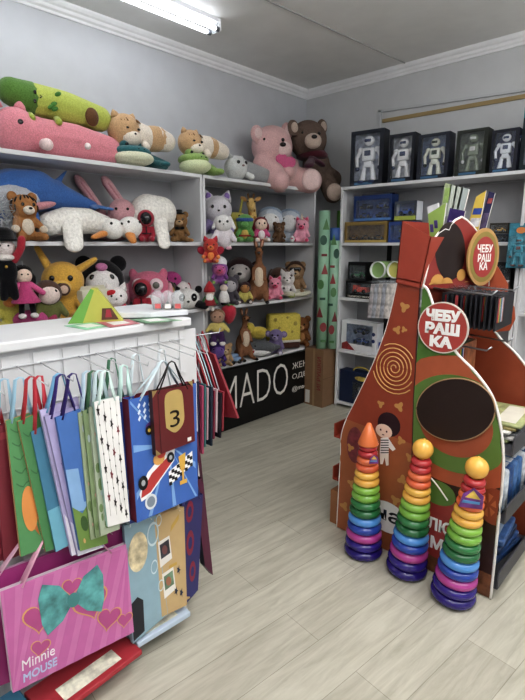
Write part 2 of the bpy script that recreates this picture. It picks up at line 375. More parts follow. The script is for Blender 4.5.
# right wall unit
def right_unit(x0, x1, label, gap):
    T = thing('display_shelf', label, 'shelf unit', ((x0+x1)/2, 4.01, 0)); w = x1-x0
    for x in (-w/2+.012, w/2-.012): side_panel(M().box((x, 0, 1.02), (.024, .32, 2.03)), T)
    for z in (.055,)+SH: M().box((0, -.002, z-.0125), (w-.05 if z < 2 else w, .324, .025)).build('shelf_board', white, T, bev=.002)
    M().box((0, .155, 1.02), (w-.03, .008, 2.0)).build('back_panel', mat('#a9aaad', 'paint'), T)
    if gap: M().box((gap-(x0+x1)/2, .149, 1.02), (.045, .004, 1.98)).build('back_seam', dark, T)
    return T
right_unit(-2.675, -1.115, 'white shelf unit of boxed toys on the back wall, behind the red display', -2.33)
right_unit(-1.11, .4, 'white shelf unit at the photo edge, past the boxed toys', 0)
# ---------------------------------------------------------------- top of the left unit: long plush pillows
def ctr(px, py, X): return ax(px, py, X)
def rpx(px, py, n, X): return (ax(px, py, X)-ax(px, py+n, X)).length
def bolster(name, label, cat, pts, rad, col, kind='plush', group=None):
    """soft bolster through world points; returns root and local converter"""
    base = Vector(pts[0]); T = thing(name, label, cat, base, 0, group)
    return T, (lambda p: Vector(p)-base)
# pink cat bolster
X = -3.08
P = [ctr(16, 132, X), ctr(40, 138, X), ctr(75, 146, X), ctr(108, 152, X)]
Rr = [rpx(16, 130, 23, X), rpx(40, 138, 20, X), rpx(75, 146, 19, X), rpx(108, 152, 15, X)]
for p, r in zip(P, Rr): p.z = 2.062 + r*.97
T, lo = bolster('cat_pillow', 'long pink cat pillow lying under the green avocado pillow', 'pillow', P, Rr, '')
pk = mat('#e98f9b', 'plush')
k = M()
for i in range(3): k.cap(lo(P[i]), lo(P[i+1]), Rr[i]*.97, Rr[i+1]*.97)
k.ell(lo(P[0]), (Rr[0]*1.02,)*3); k.build('body', pk, T, True, .012)
h = lo(P[0]); r = Rr[0]
for s, dy in ((-1, -.8), (1, .2)):
    M().lathe([(r*.3, 0), (r*.22, r*.25), (.004, r*.5)], h+Vector((r*.1, r*dy, r*.86)), 12, (0, s*.15, 1)).build('ear', pk, T, True)
M().ell(h+Vector((r*.93, -r*.12, r*.22)), (.008, .017, .017)).build('eye', mat('#14100f', 'plastic'), T, True)
k = M()
for a in (-.35, 0, .35): k.tube([h+Vector((r*.88, r*.42, r*(-.1+a*.15))), h+Vector((r*.78, r*.72, r*(-.05+a*.5)))], .0025)
k.build('whisker', mat('#33201f', 'plush'), T, True)
M().cap(h+Vector((r*.6, r*.95, -r*.5)), h+Vector((r*1.3, r*.8, -r*.62)), .03, .034).build('paw', mat('#f3d9d6', 'plush'), T, True)
M().ell(lo(P[2])+Vector((Rr[2]*.9, .03, -.03)), .02).build('tail', mat('#f6e6e2', 'plush'), T, True)
# avocado bolster
X = -3.12
Q = [ctr(12, 92, X), ctr(30, 99, X), ctr(65, 108, X), ctr(99, 119, X)]
Qr = [rpx(12, 92, 15, X), rpx(30, 99, 17, X), rpx(65, 108, 16.5, X), rpx(99, 119, 13, X)]
T, lo = bolster('avocado_pillow', 'long lime green avocado pillow with dark green end on top of the pink pillow', 'pillow', Q, Qr, '')
k = M()
for i in range(1, 3): k.cap(lo(Q[i]), lo(Q[i+1]), Qr[i], Qr[i+1])
lime = mat('#bcc94b', 'plush'); k.build('body', lime, T, True, .012)
M().cap(lo(Q[0]), lo(Q[1])+Vector((0, -.02, 0)), Qr[0]*.98, Qr[1]*1.04).build('cap', mat('#5d8a35', 'plush'), T, True)
pt = lambda px, py, off=.0: lo(ctr(px, py, -3.12+.105+off))
M().ell(pt(92, 117, -.02), (.02, .045, .055), (0, 0, 0)).build('stone', mat('#6d4a2a', 'plush'), T, True)
for q in ((35, 92), (35, 101)): M().ell(pt(*q, .004), (.006, .009, .011)).build('eye', mat('#15120c', 'plastic'), T, True)
M().tube([pt(40, 98, .006), pt(42, 96.5, .008), pt(40, 95, .006)], .003).build('mouth', mat('#33240f', 'plush'), T, True)
for a in ((51, 107), (54, 104), (55, 109), (58, 94)): M().ell(pt(*a, .0), (.008, .022, .012), (R(30), 0, 0)).build('leaf', mat('#4d8a34', 'plush'), T, True)
for a in ((30, 116), (57, 120)): M().cap(pt(a[0], a[1], -.02), pt(a[0]+2, a[1]+2, .02), .022, .02).build('paw', mat('#a6b63c', 'plush'), T, True)
# two cream and tan cat bolsters
def shiba(label, pts, rad, X, eye):
    P = [ctr(a, b, X) for a, b in pts]; r = [rpx(a, b, n, X) for (a, b), n in zip(pts, rad)]
    T, lo = bolster('cat_pillow', label, 'pillow', P, r, '', group=None)
    tan, cr = mat('#d0a878', 'plush'), mat('#ece0cf', 'plush')
    M().ell(lo(P[0]), (r[0],)*3, u=24, v=16).build('head', tan, T, True)
    d = P[1]-P[0]; n = len(P)
    for i in range(1, n-1):
        M().cap(lo(P[i]), lo(P[i+1]), r[i], r[i+1]).build('body', cr if i % 2 else tan, T, True)
    h = lo(P[0]); R0 = r[0]
    fwd = Vector((.86, -.3, -.1))
    M().ell(h+Vector((.5*R0, .15*R0, -.45*R0)), (R0*.62, R0*.7, R0*.5)).build('muzzle', cr, T, True)
    M().ell(h+Vector((1.08*R0, .12*R0, -.3*R0)), (.006, .009, .007)).build('nose', mat('#20140f', 'plastic'), T, True)
    for s in (-1, 1):
        M().ell(h+Vector((.9*R0, .1*R0+s*.38*R0, .02*R0)), (.008, .013, .008)).build('eye', mat('#1a1310', 'plastic'), T, True)
        M().lathe([(R0*.3, 0), (R0*.2, R0*.22), (.003, R0*.4)], h+Vector((.0, s*R0*.55, R0*.75)), 10, (0, s*.4, 1)).build('ear', tan, T, True)
        for q in range(3): M().tube([h+Vector((R0*(.72-.1*q), .1*R0+s*R0*(.35+.13*q), R0*.62)), h+Vector((R0*(.88-.1*q), .1*R0+s*R0*(.32+.17*q), R0*.42))], .004).build('stripe', mat('#7e5b33', 'plush'), T, True)
    M().cap(lo(P[1])+Vector((r[1]*.4, .02, -r[1]*.5)), lo(P[1])+Vector((r[1]*1.1, .0, -r[1]*.9)), .03, .028).build('paw', cr, T, True)
shiba('tan and cream striped cat pillow resting on the teal crocodile', [(124, 131), (137, 136), (146, 139), (156, 139), (166, 142)], [17, 14, 13, 13, 10], -3.06, 0)
shiba('tan and cream striped cat pillow resting on the light green crocodile', [(190, 143), (200, 146), (207, 147), (213, 149), (222, 152)], [13, 11, 11, 10, 8], -3.06, 0)
# crocodiles
def croc(label, px0, px1, pyb, pyt, X, top, jaw):
    b, h = spot((px0+px1)/2, pyb, pyt, X=X, z=2.062); T = thing('crocodile_plush', label, 'soft toy', b)
    w = abs(ax(px1, pyb, X).y-ax(px0, pyb, X).y); g, j = mat(top, 'plush'), mat(jaw, 'plush')
    M().ell((0, -w*.16, h*.36), (.13, w*.34, h*.36)).build('jaw', j, T, True)
    k = M().ell((-.02, -w*.16, h*.66), (.13, w*.33, h*.3)).cap((-.05, w*.0, h*.5), (-.1, w*.62, h*.38), h*.42, h*.26).cap((-.02, w*.2, h*.3), (.1, w*.24, h*.14), h*.2, h*.17)
    k.build('body', g, T, True, .01)
    for s in (-1, 1):
        q = M().ell((.0, -w*.16+s*w*.16, h*.9), (.035, .03, .03)).build('eye_bump', g, T, True)
        M().ell((.032, -w*.16+s*w*.16, h*.92), (.008, .012, .012)).build('eye', mat('#111111', 'plastic'), q, True)
        M().ell((.1, -w*.16+s*.02, h*.7), (.006, .006, .004)).build('nostril', mat('#14251f', 'plush'), T, True)
    M().ell((.115, w*.26, -.0+h*.15), (.04, .035, h*.14)).build('foot', g, T, True)
croc('teal crocodile plush with cream jaw beneath a tan cat pillow', 117, 168, 172, 146, -3.0, '#2f6f74', '#dfe3c3')
croc('light green crocodile plush beside the grey cat on the top shelf', 184, 218, 180, 153, -3.0, '#8fb05a', '#dbe5b4')
# grey cat bolster
X = -3.02
P = [ctr(236, 170, X), ctr(250, 174, X), ctr(264, 180, X)]; r = [rpx(236, 170, 12.5, X), rpx(250, 174, 10, X), rpx(264, 180, 8, X)]
for p, q in zip(P, r): p.z = 2.062+q*.97
T, lo = bolster('cat_pillow', 'grey and white round-faced cat pillow beside the pink bear', 'pillow', P, r, '')
M().cap(lo(P[0]), lo(P[1]), r[0]*.9, r[1]).cap(lo(P[1]), lo(P[2]), r[1], r[2]).build('body', mat('#9fa1a2', 'plush'), T, True, .01)
M().ell((0, 0, 0), (r[0],)*3, u=20, v=14).build('head', mat('#c9cbc9', 'plush'), T, True)
for s in (-1, 1):
    M().ell((r[0]*.86, s*r[0]*.42-.01, r[0]*.35), (.012, .014, .014)).build('eye', mat('#151515', 'plastic'), T, True)
    M().lathe([(r[0]*.26, 0), (r[0]*.15, r[0]*.2), (.003, r[0]*.34)], (0, s*r[0]*.6, r[0]*.74), 10, (0, s*.4, 1)).build('ear', mat('#b9bbba', 'plush'), T, True)
M().ell((r[0]*1.0, -.01, r[0]*.1), (.01, .012, .008)).build('nose', mat('#8a6f6c', 'plush'), T, True)
M().cap((r[0]*.6, .06, -r[0]*.5), (r[0]*1.2, .06, -r[0]*.75), .025, .025).build('paw', mat('#d9dad8', 'plush'), T, True)
# giant bears
def big_bear(label, head, hr, ears, muz, torso, tr, arms, legs, col, muzcol, X, scarf=None, heart_=False, kind='plush'):
    g = lambda p: ax(p[0], p[1], X+(p[2] if len(p) > 2 else 0))
    base = g(torso); base.z = 2.062; T = thing('teddy_bear', label, 'soft toy', base); f = mat(col, kind); lo = lambda p: g(p)-base
    k = M().ell(lo(head), (hr*.95, hr*1.03, hr*.95), u=24, v=16).ell(lo(torso), (tr*.85, tr, tr*1.15), u=24, v=16)
    for (a, b, r0, r1) in arms+legs: k.cap(lo(a), lo(b), r0, r1, 16)
    k.cap(lo(head), lo(torso), hr*.6, tr*.6)
    for e in ears: k.ell(lo(e), (hr*.2, hr*.4, hr*.4))
    k.build('body', f, T, True, .012)
    for e in ears: M().ell(lo(e)+Vector((hr*.16, -hr*.06, 0)), (hr*.1, hr*.24, hr*.24)).build('inner_ear', mat(muzcol, 'plush'), T, True)
    q = M().ell(lo(muz), (hr*.36, hr*.44, hr*.37), (0, 0, R(-35))).build('muzzle', mat(muzcol, 'plush'), T, True)
    dr = Vector((.74, -.67, 0))
    M().ell(lo(muz)+dr*hr*.36+Vector((0, 0, hr*.13)), (hr*.12, hr*.15, hr*.1), (0, 0, R(-40))).build('nose', mat('#201513', 'plastic'), q, True)
    sd = Vector((.67, .74, 0))
    for s in (-1, 1): M().ell(lo(head)+dr*hr*.83+sd*s*hr*.42+Vector((0, 0, hr*.16)), hr*.085).build('eye', mat('#120d0b', 'plastic'), T, True)
    for (a, b, r0, r1) in legs[:1]: M().ell(lo(b)+Vector((r1*.62, -r1*.62, 0)), (r1*.3, r1*.8, r1*.85), (0, 0, R(-42))).build('foot_pad', mat(muzcol, 'plush'), T, True)
    return T, lo
pb, lo = big_bear('giant pink teddy bear hugging a magenta heart on the corner unit', (272, 147, 0), .185, [(257, 134, 0), (287, 131, 0)], (282, 149, .13), (280, 171, -.02), .165,
    [((262, 163, 0), (276, 172, .13), .08, .075), ((292, 166, .02), (288, 172, .16), .07, .065)], [((286, 177, .05), (310, 181, .2), .1, .11), ((268, 177, .05), (280, 181, .2), .085, .085)], '#d9adab', '#e7c9c5', -3.1)
hf = Fr(lo((284, 163, .13)), (.67, .74, 0), (0, 0, 1), (.74, -.67, 0))
k = M()
M().prism(heart(0, 0, .1, R(-25)), hf, .06).build('heart', mat('#c95a86', 'plush'), pb, True, .01)
bb, lo = big_bear('giant dark brown teddy bear with a plaid scarf behind the pink bear', (308, 140, -.02), .18, [(293, 128, 0), (322, 127, 0)], (313, 141, .14), (316, 165, -.02), .145,
    [((320, 160, 0), (328, 175, .05), .07, .065)], [((324, 176, .02), (333, 193, .14), .08, .095), ((324, 172, .0), (337, 181, .03), .08, .08)], '#7a675c', '#cdb8a8', -3.05, kind='fur')
M().lathe([(.11, -.035), (.145, -.02), (.15, .01), (.12, .04)], lo((312, 156, .0)), 20).build('scarf', mat('#5e2633', 'plush'), bb, True)
k = M().cap(lo((312, 158, .14)), lo((309, 165, .2)), .035, .05, flat=.4).cap(lo((312, 158, .14)), lo((321, 164, .18)), .035, .05, flat=.4)
k.build('scarf_end', mat('#4b2233', 'plush'), bb, True, .01)
def arc(c, r, az, e0, e1, w=.02):
    """fur stripe lying on an ellipsoid, az from the front, elevation e0..e1"""
    pts = []
    for i in range(7):
        e = R(e0+(e1-e0)*i/6); a = R(az)
        pts.append((c[0]+r[0]*math.cos(e)*math.sin(a), c[1]-r[1]*math.cos(e)*math.cos(a), c[2]+r[2]*math.sin(e)))
    return ('t', pts, [w*.35, w*.8, w, w, w, w*.8, w*.35])
# ---------------------------------------------------------------- left unit, second shelf from the top
zA, zB, zC = 1.572, 1.072, .572
# blue dolphin
X = -3.14
dp = [((-8, 200), 24), ((14, 193), 25), ((35, 191), 22), ((58, 197), 15), ((80, 203), 9), ((92, 206), 6)]
P = [ax(a, b, X) for (a, b), r in dp]; r = [rpx(a, b, n, X) for (a, b), n in dp]
for p, q in zip(P, r): p.z = max(p.z, zA+q+.002)
T, lo = bolster('dolphin_plush', 'big blue dolphin plush lying behind the white goose', 'soft toy', P, r, '')
bl = mat('#3f6fb4', 'plush'); k = M()
for i in range(5): k.cap(lo(P[i]), lo(P[i+1]), r[i]*.98, r[i+1]*.98)
k.cap(lo(P[3])+Vector((0, -.02, r[3]*.7)), lo(P[3])+Vector((0, .07, r[3]*1.8)), .045, .012, flat=.5)
k.build('body', bl, T, True, .012)
M().ell(lo(P[1])+Vector((.06, -.03, -.04)), (.1, .16, .1)).build('belly_patch', mat('#b9bcc4', 'plush'), T, True)
M().ell(lo(ax(40, 206, -2.98)), (.03, .1, .022), (R(12), 0, 0)).build('mouth', mat('#c98a92', 'plush'), T, True)
k = M().cap(lo(P[5]), lo(P[5])+Vector((.1, -.03, -.02)), .035, .02, flat=.5).cap(lo(P[5]), lo(P[5])+Vector((.09, .09, -.02)), .035, .02, flat=.5)
k.build('tail_fin', mat('#5b8ccd', 'plush'), T, True, .008)
M().cap(lo(ax(33, 210, -2.99)), lo(ax(37, 220, -2.96)), .03, .02, flat=.6).build('flipper', bl, T, True)
# white geese
def goose(label, body, head, hr, beak, bdir, wing, X):
    wht, orange = mat('#efece4', 'fur'), mat('#d98a36', 'plush')
    b0 = ax(*body[0][0], X); b0.z = zA; T = thing('goose_plush', label, 'soft toy', b0); lo = lambda p, x=X: ax(p[0], p[1], x)-b0
    k = M()
    for i in range(len(body)-1):
        (p, n), (q, m) = body[i], body[i+1]
        a, c = lo(p), lo(q); ra, rc = rpx(*p, n, X), rpx(*q, m, X)
        a.z = max(a.z, ra+.002); c.z = max(c.z, rc+.002); k.cap(a, c, ra, rc)
    k.build('body', wht, T, True, .012)
    hp = lo(head, X+.08); hp.z = max(hp.z, hr+.004)
    hd = M().ell(hp, (hr, hr*1.1, hr), u=20, v=14).build('head', mat('#eceae4', 'plush'), T, True)
    bp = lo(beak, X+.15); d = Vector(bdir)
    M().cap(bp-d*.02, bp+d*.05, .035, .024, flat=.62).build('beak', orange, T, True)
    for s in (-1, 1): M().ell(hp+Vector((hr*.72, s*hr*.55-d.y*.0, hr*.5)), .009).build('eye', mat('#171310', 'plastic'), T, True)
    for (p, q, r0, r1) in wing:
        M().cap(lo(p, -2.945), lo(q, -2.89), r0, r1, 14, .45).build('wing', wht, T, True)
goose('white goose plush lying flat with orange beak pointing sideways and a wing hanging', [((50, 224), 12), ((66, 221), 14), ((88, 221), 13), ((104, 225), 10)], (113, 229), .066, (100, 235), (.3, -.9, -.25), [((72, 226), (74, 244), .06, .055)], -3.03)
goose('big fluffy white goose plush with drooping neck behind the red hooded doll', [((137, 222), 12), ((148, 213), 19), ((160, 213), 17), ((166, 222), 10)], (130, 228), .075, (131, 237), (.8, -.25, -.5), [((160, 222), (164, 243), .055, .045)], -3.05)
# pink rabbit with long ears
b, h = spot(112, 225, 186, X=-3.15, z=zA)
T = Toy('rabbit_plush', 'dusty pink rabbit plush with long ears flopped up behind the geese', 'soft toy', b, h*1.25, face_rot(b, 0))
pkm = mat('#cf9aa0', 'plush')
T.part('body', pkm, [E((0, 0, .2), (.36, .2, .2)), E((.15, -.1, .42), .2)])
for s, x in ((-1, -.25), (1, .12)): q = T.part('ear', pkm, [K((x+.1, 0, .45), (x-.14, .02, .82), .13, .14, .5)]); T.part('inner_ear', mat('#b57b85', 'plush'), [K((x+.08, -.055, .5), (x-.12, -.05, .8), .07, .075, .4)], parent=q)
T.part('foot', pkm, [K((.2, -.12, .22), (.42, -.2, .14), .12, .1)])
for s in (-1, 1): T.part('eye', mat('#151010', 'plastic'), [E((.15+s*.08, -.28, .46), .02)])
# hooded red dolls (plain dark face plate)
def hood(label, at, turn=0):
    loc, h = at; T = Toy('hooded_doll', label, 'doll', loc, h, face_rot(loc, turn)); rd = mat('#a32337', 'plush')
    T.part('jumpsuit', rd, [E((0, 0, .25), (.24, .19, .26)), K((-.18, -.05, .42), (-.22, -.2, .2), .08, .07), K((.18, -.05, .42), (.22, -.2, .2), .08, .07), K((-.11, -.05, .1), (-.17, -.3, .08), .1, .09), K((.11, -.05, .1), (.17, -.3, .08), .1, .09)])
    T.part('hood', mat('#a92a3e', 'plush'), [E((0, 0, .74), (.27, .25, .27))])
    T.part('face_plate', mat('#15151a', 'plastic'), [E((0, -.14, .73), (.19, .15, .2))])
    T.part('belt', mat('#2a1418', 'card'), [('l', [(.235, 0), (.25, .0), (.25, .035), (.235, .035)], (0, 0, .24))])
    T.part('zip', mat('#4a1420', 'card'), [('x', (0, -.2, .36), (.015, .03, .24))])
hood('red hooded doll with black face plate seated against the fluffy goose', spot(147, 241, 210, X=-2.94, z=zA))
hood('red hooded doll with black face plate leaning on the pink owl', spot(143, 308, 279, X=-2.95, z=zB), -10)
# little brown bear with hat and bow tie
T = critter('teddy_bear', 'small brown bear in black hat and bow tie at the shelf end', 'soft toy', spot(180, 241, 212, X=-3.0, z=zA), '#8d6a41', muz='#b6966c', kind='fur', turn=0)
T.part('bow_tie', mat('#121214', 'plush'), [E((-.09, -.22, .46), (.09, .04, .06)), E((.09, -.22, .46), (.09, .04, .06))]); T.part('hat', mat('#141416', 'plush'), [('l', [(.2, 0), (.2, .03), (.12, .04), (.11, .14), (0, .15)], (0, -.02, .93))])
T.part('tail', mat('#c08a4a', 'plush'), [K((.2, .1, .08), (.42, -.12, .06), .09, .05)])
# tiger and bagged silver toy
T = critter('tiger_plush', 'seated orange tiger plush with black stripes beside the silver tinsel bag', 'soft toy', spot(26, 237, 193, X=-2.98, z=zA), '#a9743f', muz='#e2d8c8', belly='#ded2bf', kind='fur', turn=25, limb='#d9cbb4')
T.part('stripe_pattern', mat('#1d1511', 'plush'), [arc((0, -.02, .7), (.284, .257, .27), s*a, e0, e1) for s in (-1, 1) for a, e0, e1 in ((10, 40, 66), (34, 28, 60), (58, -20, 10), (60, 20, 50), (80, 0, 40))] + [arc((0, 0, .3), (.22, .19, .3), s*a, -20+e, 4+e) for s in (-1, 1) for a, e in ((50, 0), (52, 35), (72, 18))], rem=0)
b, h = spot(4, 232, 193, X=-2.97, z=zA)
T = thing('gift_bag', 'crinkled clear bag of silver tinsel beside the tiger', 'bag', b)
k = M(); random.seed(3)
for i in range(70):
    a = random.uniform(0, 6.28); z = random.uniform(.02, h*.85); q = Vector((.07*math.cos(a)*random.random(), .08*math.sin(a)*random.random(), z))
    k.tube([q, q+Vector((random.uniform(-.04, .04), random.uniform(-.05, .05), random.uniform(-.02, .05))), q+Vector((random.uniform(-.05, .05), random.uniform(-.06, .06), .04))], .0022, 4)
k.build('tinsel', mat('#d9dce0', 'metal'), T, True)
M().lathe([(.075, 0), (.095, h*.3), (.085, h*.7), (.03, h*.9), (.045, h)], n=14).build('wrapper', mat('#dfe6ec', 'clear'), T, True)
# ---------------------------------------------------------------- left unit, third shelf
# doll with bowler hat hanging on the left
b, h = spot(10, 300, 226, X=-2.865)
T = Toy('rag_doll', 'white-faced doll in black bowler hat and black suit hanging by the shelf', 'doll', b, h, face_rot(b, 0))
T.part('head', mat('#e9dcd8', 'plush'), [E((0, 0, .72), (.13, .12, .13))])
T.part('hat', mat('#101012', 'plush'), [('l', [(.19, 0), (.19, .02), (.14, .03), (.13, .13), (.06, .18), (0, .185)], (0, 0, .8))])
T.part('suit', mat('#15151a', 'plush'), [E((0, 0, .4), (.14, .1, .2)), K((-.1, 0, .52), (-.2, -.04, .3), .05, .045), K((-.05, 0, .25), (-.07, 0, .04), .06, .06), K((.05, 0, .25), (.07, 0, .04), .06, .06)])
T.part('sleeve', mat('#b3253a', 'plush'), [K((.1, 0, .54), (.2, -.06, .7), .06, .055), K((.2, -.06, .7), (.22, -.06, .82), .055, .06)])
T.part('collar', mat('#e6e0da', 'plush'), [E((0, -.03, .58), (.12, .1, .05))])
for s in (-1, 1): T.part('eye', mat('#141414', 'plastic'), [E((s*.05, -.115, .74), .014)])
T.part('button', mat('#c8a12c', 'plastic'), [E((0, -.11, .46), .02)]); T.part('hanging_loop', mat('#d0d0d0', 'plastic'), [('t', [(0, 0, .97), (0, .03, 1.1)], .006)])
# yellow plush with tall ears (generic)
T = critter('yellow_rabbit_plush', 'large plain yellow plush with pointed tall ears on the third shelf', 'soft toy', spot(66, 316, 262, X=-3.05, z=zB), '#dba92f', ear='none', muz='#e2b743', hr=.33, hz=.69, es=.045, turn=-5)
ym = mat('#dba92f', 'plush')
T.part('ear', ym, [K((-.2, 0, .9), (-.34, 0, 1.2), .12, .085, .6)]); T.part('ear', ym, [K((.24, 0, .86), (.5, -.02, 1.02), .12, .085, .6)])
critter('chick_plush', 'pale yellow chick plush low behind the hanging rag doll', 'soft toy', spot(12, 320, 283, X=-3.0, z=zB), '#c7bd45', ear='none', muz='#d98a36', nose=None, hr=.3, hz=.68)
b, h = spot(28, 318, 262, X=-2.875, z=None)
T = Toy('rag_doll', 'small rag doll in a magenta dress with black hair and white shoes', 'doll', b, h, face_rot(b, 10))
T.part('head', mat('#e9cdb9', 'plush'), [E((0, 0, .76), (.14, .13, .14))]); T.part('hair', mat('#151214', 'plush'), [E((0, .05, .82), (.17, .13, .14)), E((-.16, .05, .68), (.06, .06, .12)), E((.16, .05, .68), (.06, .06, .12))])
T.part('dress', mat('#c4417d', 'plush'), [('l', [(.09, .66), (.12, .5), (.25, .3), (.24, .28), (0, .3)], (0, 0, 0))])
for s in (-1, 1):
    T.part('arm', mat('#d4568f', 'plush'), [K((s*.1, 0, .6), (s*.28, -.06, .45), .055, .05)]); T.part('leg', mat('#1c1a20', 'plush'), [K((s*.08, 0, .3), (s*.1, -.04, .08), .05, .05)])
    T.part('shoe', mat('#e8e2e0', 'plush'), [E((s*.1, -.09, .05), (.07, .11, .05))]); T.part('eye', mat('#141414', 'plastic'), [E((s*.05, -.12, .79), .016)])
T.part('hanging_loop', mat('#d0d0d0', 'plastic'), [('t', [(0, 0, .9), (0, .03, 1.02)], .006)])
T = critter('monkey_plush', 'small brown monkey plush in olive shirt before the tall-eared yellow plush', 'soft toy', spot(50, 320, 278, X=-2.93, z=zB), '#5b4034', ear='side', ec='#d8b9a4', face='#e7d3ca', wear='#6c6f3a', foot='#e3cfc4', turn=10)
b, h = spot(31, 322, 306, X=-2.93, z=zB)
T = Toy('pink_fish_plush', 'magenta fish-shaped plush at the feet of the rag doll', 'soft toy', b, h, face_rot(b, 0)); T.part('body', mat('#c14a86', 'plush'), [E((0, 0, .42), (.75, .4, .42))]); T.part('tail_fin', mat('#b03a63', 'plush'), [E((.85, 0, .42), (.25, .12, .38))]); T.part('eye', mat('#111111', 'plastic'), [E((-.4, -.34, .55), .07)])
T = critter('hooded_cat_plush', 'white-faced plush in a black hood with a pink patch, big head', 'soft toy', spot(104, 306, 258, X=-3.12, z=zB), '#1b1a1e', ear='round', face='#e7e5e4', muz=None, hr=.36, hz=.62, es=.05, turn=0)
T.part('patch', mat('#cf7fb0', 'plush'), [E((0, -.3, .86), (.1, .08, .07))])
critter('teddy_bear', 'tan teddy bear peeking over the cream gift box', 'soft toy', spot(89, 308, 276, X=-3.17, z=zB), '#a58562', muz='#c9ad8a', kind='fur')
T = critter('kitten_plush', 'small white kitten plush with a red bow beside the cream box', 'soft toy', spot(117, 307, 286, X=-2.95, z=zB), '#e9e4e2', ear='point', hr=.33, hz=.66, wear='#c94b5e')
T.part('bow', mat('#c9242f', 'plush'), [E((-.33, -.2, .8), (.16, .07, .12)), E((-.12, -.24, .82), (.14, .07, .1))])
b = ax(94, 308, -2.945); T = thing('gift_box', 'cream carton with folded top between the white kitten and the yellow plush', 'box', (b.x, b.y, zB), R(10))
M().box((0, 0, .1), (.06, .2, .2), bev=.004).build('carton', mat('#d6d2bd', 'card'), T); M().prism([(-.1, 0), (.1, 0), (.085, .025), (-.085, .025)], Fr((0, 0, .2), (0, 1, 0), (0, 0, 1), (1, 0, 0)), .004).build('flap', mat('#c9c5ae', 'card'), T)
# pink owl
b, h = spot(150, 309, 268, X=-3.15, z=zB); T = Toy('owl_plush', 'round pink owl plush with white belly and yellow beak', 'soft toy', b, h, face_rot(b, -5))
po = mat('#d9718f', 'plush'); T.part('body', po, [E((0, 0, .47), (.53, .4, .47)), E((-.36, 0, .86), (.1, .09, .14)), E((.36, 0, .86), (.1, .09, .14))])
for s in (-1, 1):
    q = T.part('eye_disc', mat('#f0d5db', 'plush'), [E((s*.2, -.33, .62), (.16, .08, .16))]); q2 = T.part('eye', mat('#6d6a62', 'plastic'), [E((s*.2, -.4, .62), (.08, .04, .08))], parent=q); T.part('wing', mat('#e3a0b2', 'plush'), [E((s*.5, -.05, .4), (.08, .2, .26))])
    T.part('foot', mat('#d9a04a', 'plush'), [E((s*.18, -.34, .05), (.1, .09, .05))])
T.part('beak', mat('#dfa83c', 'plush'), [('l', [(.07, 0), (.05, .06), (.004, .13)], (0, -.36, .5), (0, -1, -.5))]); T.part('belly_patch', mat('#ecdfe0', 'plush'), [E((0, -.22, .26), (.3, .22, .22))])
# pug, panda, others at the shelf end
T = critter('pug_plush', 'small tan and black pug plush squeezed beside the lying panda', 'soft toy', spot(169, 304, 280, X=-3.08, z=zB), '#4a3f35', ear='flop', ec='#1e1a18', face='#b08a3c', muz='#2a2421')
b, h = spot(188, 308, 284, X=-2.99, z=zB); T = Toy('panda_plush', 'floppy panda plush lying with its head over the shelf edge', 'soft toy', b, h, face_rot(b, 5))
T.part('body', mat('#dad9d6', 'plush'), [E((-.05, -.05, .42), (.55, .42, .42)), E((-.45, .1, .3), (.4, .35, .3))])
bk = mat('#17171a', 'plush')
for s in (-1, 1): q = T.part('eye_patch', bk, [E((-.02+s*.24, -.42, .5), (.12, .07, .16))]); T.part('eye', mat('#e8e8e8', 'plastic'), [E((-.02+s*.24, -.485, .52), .03)], parent=q); T.part('ear', bk, [E((s*.45, .0, .78), (.15, .1, .15))])
T.part('nose', bk, [E((-.02, -.48, .34), (.06, .05, .045))]); T.part('paw', bk, [K((.4, -.2, .2), (.65, -.3, .14), .17, .15)])
critter('dog_plush', 'small white dog plush with red spots sitting behind the panda', 'soft toy', spot(183, 298, 280, X=-3.14, z=zB), '#e2d9d6', ear='flop', ec='#a83a44', hr=.3, hz=.66)
b, h = spot(172, 304, 271, X=-3.19, z=zB); T = Toy('octopus_plush', 'magenta and violet plush crammed at the back above the panda', 'soft toy', b, h, face_rot(b)); T.part('body', mat('#b53f86', 'plush'), [E((0, 0, .76), (.3, .22, .24)), E((0, 0, .4), (.2, .16, .3))] + [K((x, -.05, .25), (x*1.6, -.12, .06), .07, .06) for x in (-.2, -.07, .07, .2)]); T.part('fin', mat('#6a4aa0', 'plush'), [E((-.36, 0, .78), (.16, .1, .14))])
for s in (-1, 1): T.part('eye', mat('#141414', 'plastic'), [E((s*.12, -.2, .8), .035)])
# ---------------------------------------------------------------- corner unit, second shelf
G = 'toys'
critter('cat_plush', 'white cat plush in a purple hood at the left end of its shelf', 'soft toy', spot(218, 236, 196, X=-3.05, z=zA), '#d3cfd6', ear='point', ec='#8c6fb4', hr=.31, hz=.7, wear='#8d7fae', turn=5)
critter('rabbit_plush', 'white rabbit plush with pink feet hanging before the purple-hooded cat', 'soft toy', spot(224, 250, 212, X=-2.865), '#dcdad8', ear='flop', foot='#d8a5b5', wear='#d6cfd4', pose='stand', hr=.24, hang=True)
T = critter('dragon_plush', 'red and orange dragon plush hanging from the shelf post', 'soft toy', spot(211, 263, 238, X=-2.865), '#c23a2c', ear='point', ec='#c21f4a', muz='#e0752c', belly='#e88834', limb='#e88834', foot='#e88834', hang=True, hr=.3, hz=.68)
for s in (-1, 1): T.part('wing', mat('#a8213c', 'plush'), [E((s*.36, .12, .5), (.2, .04, .16), (0, -s*.5, 0))])
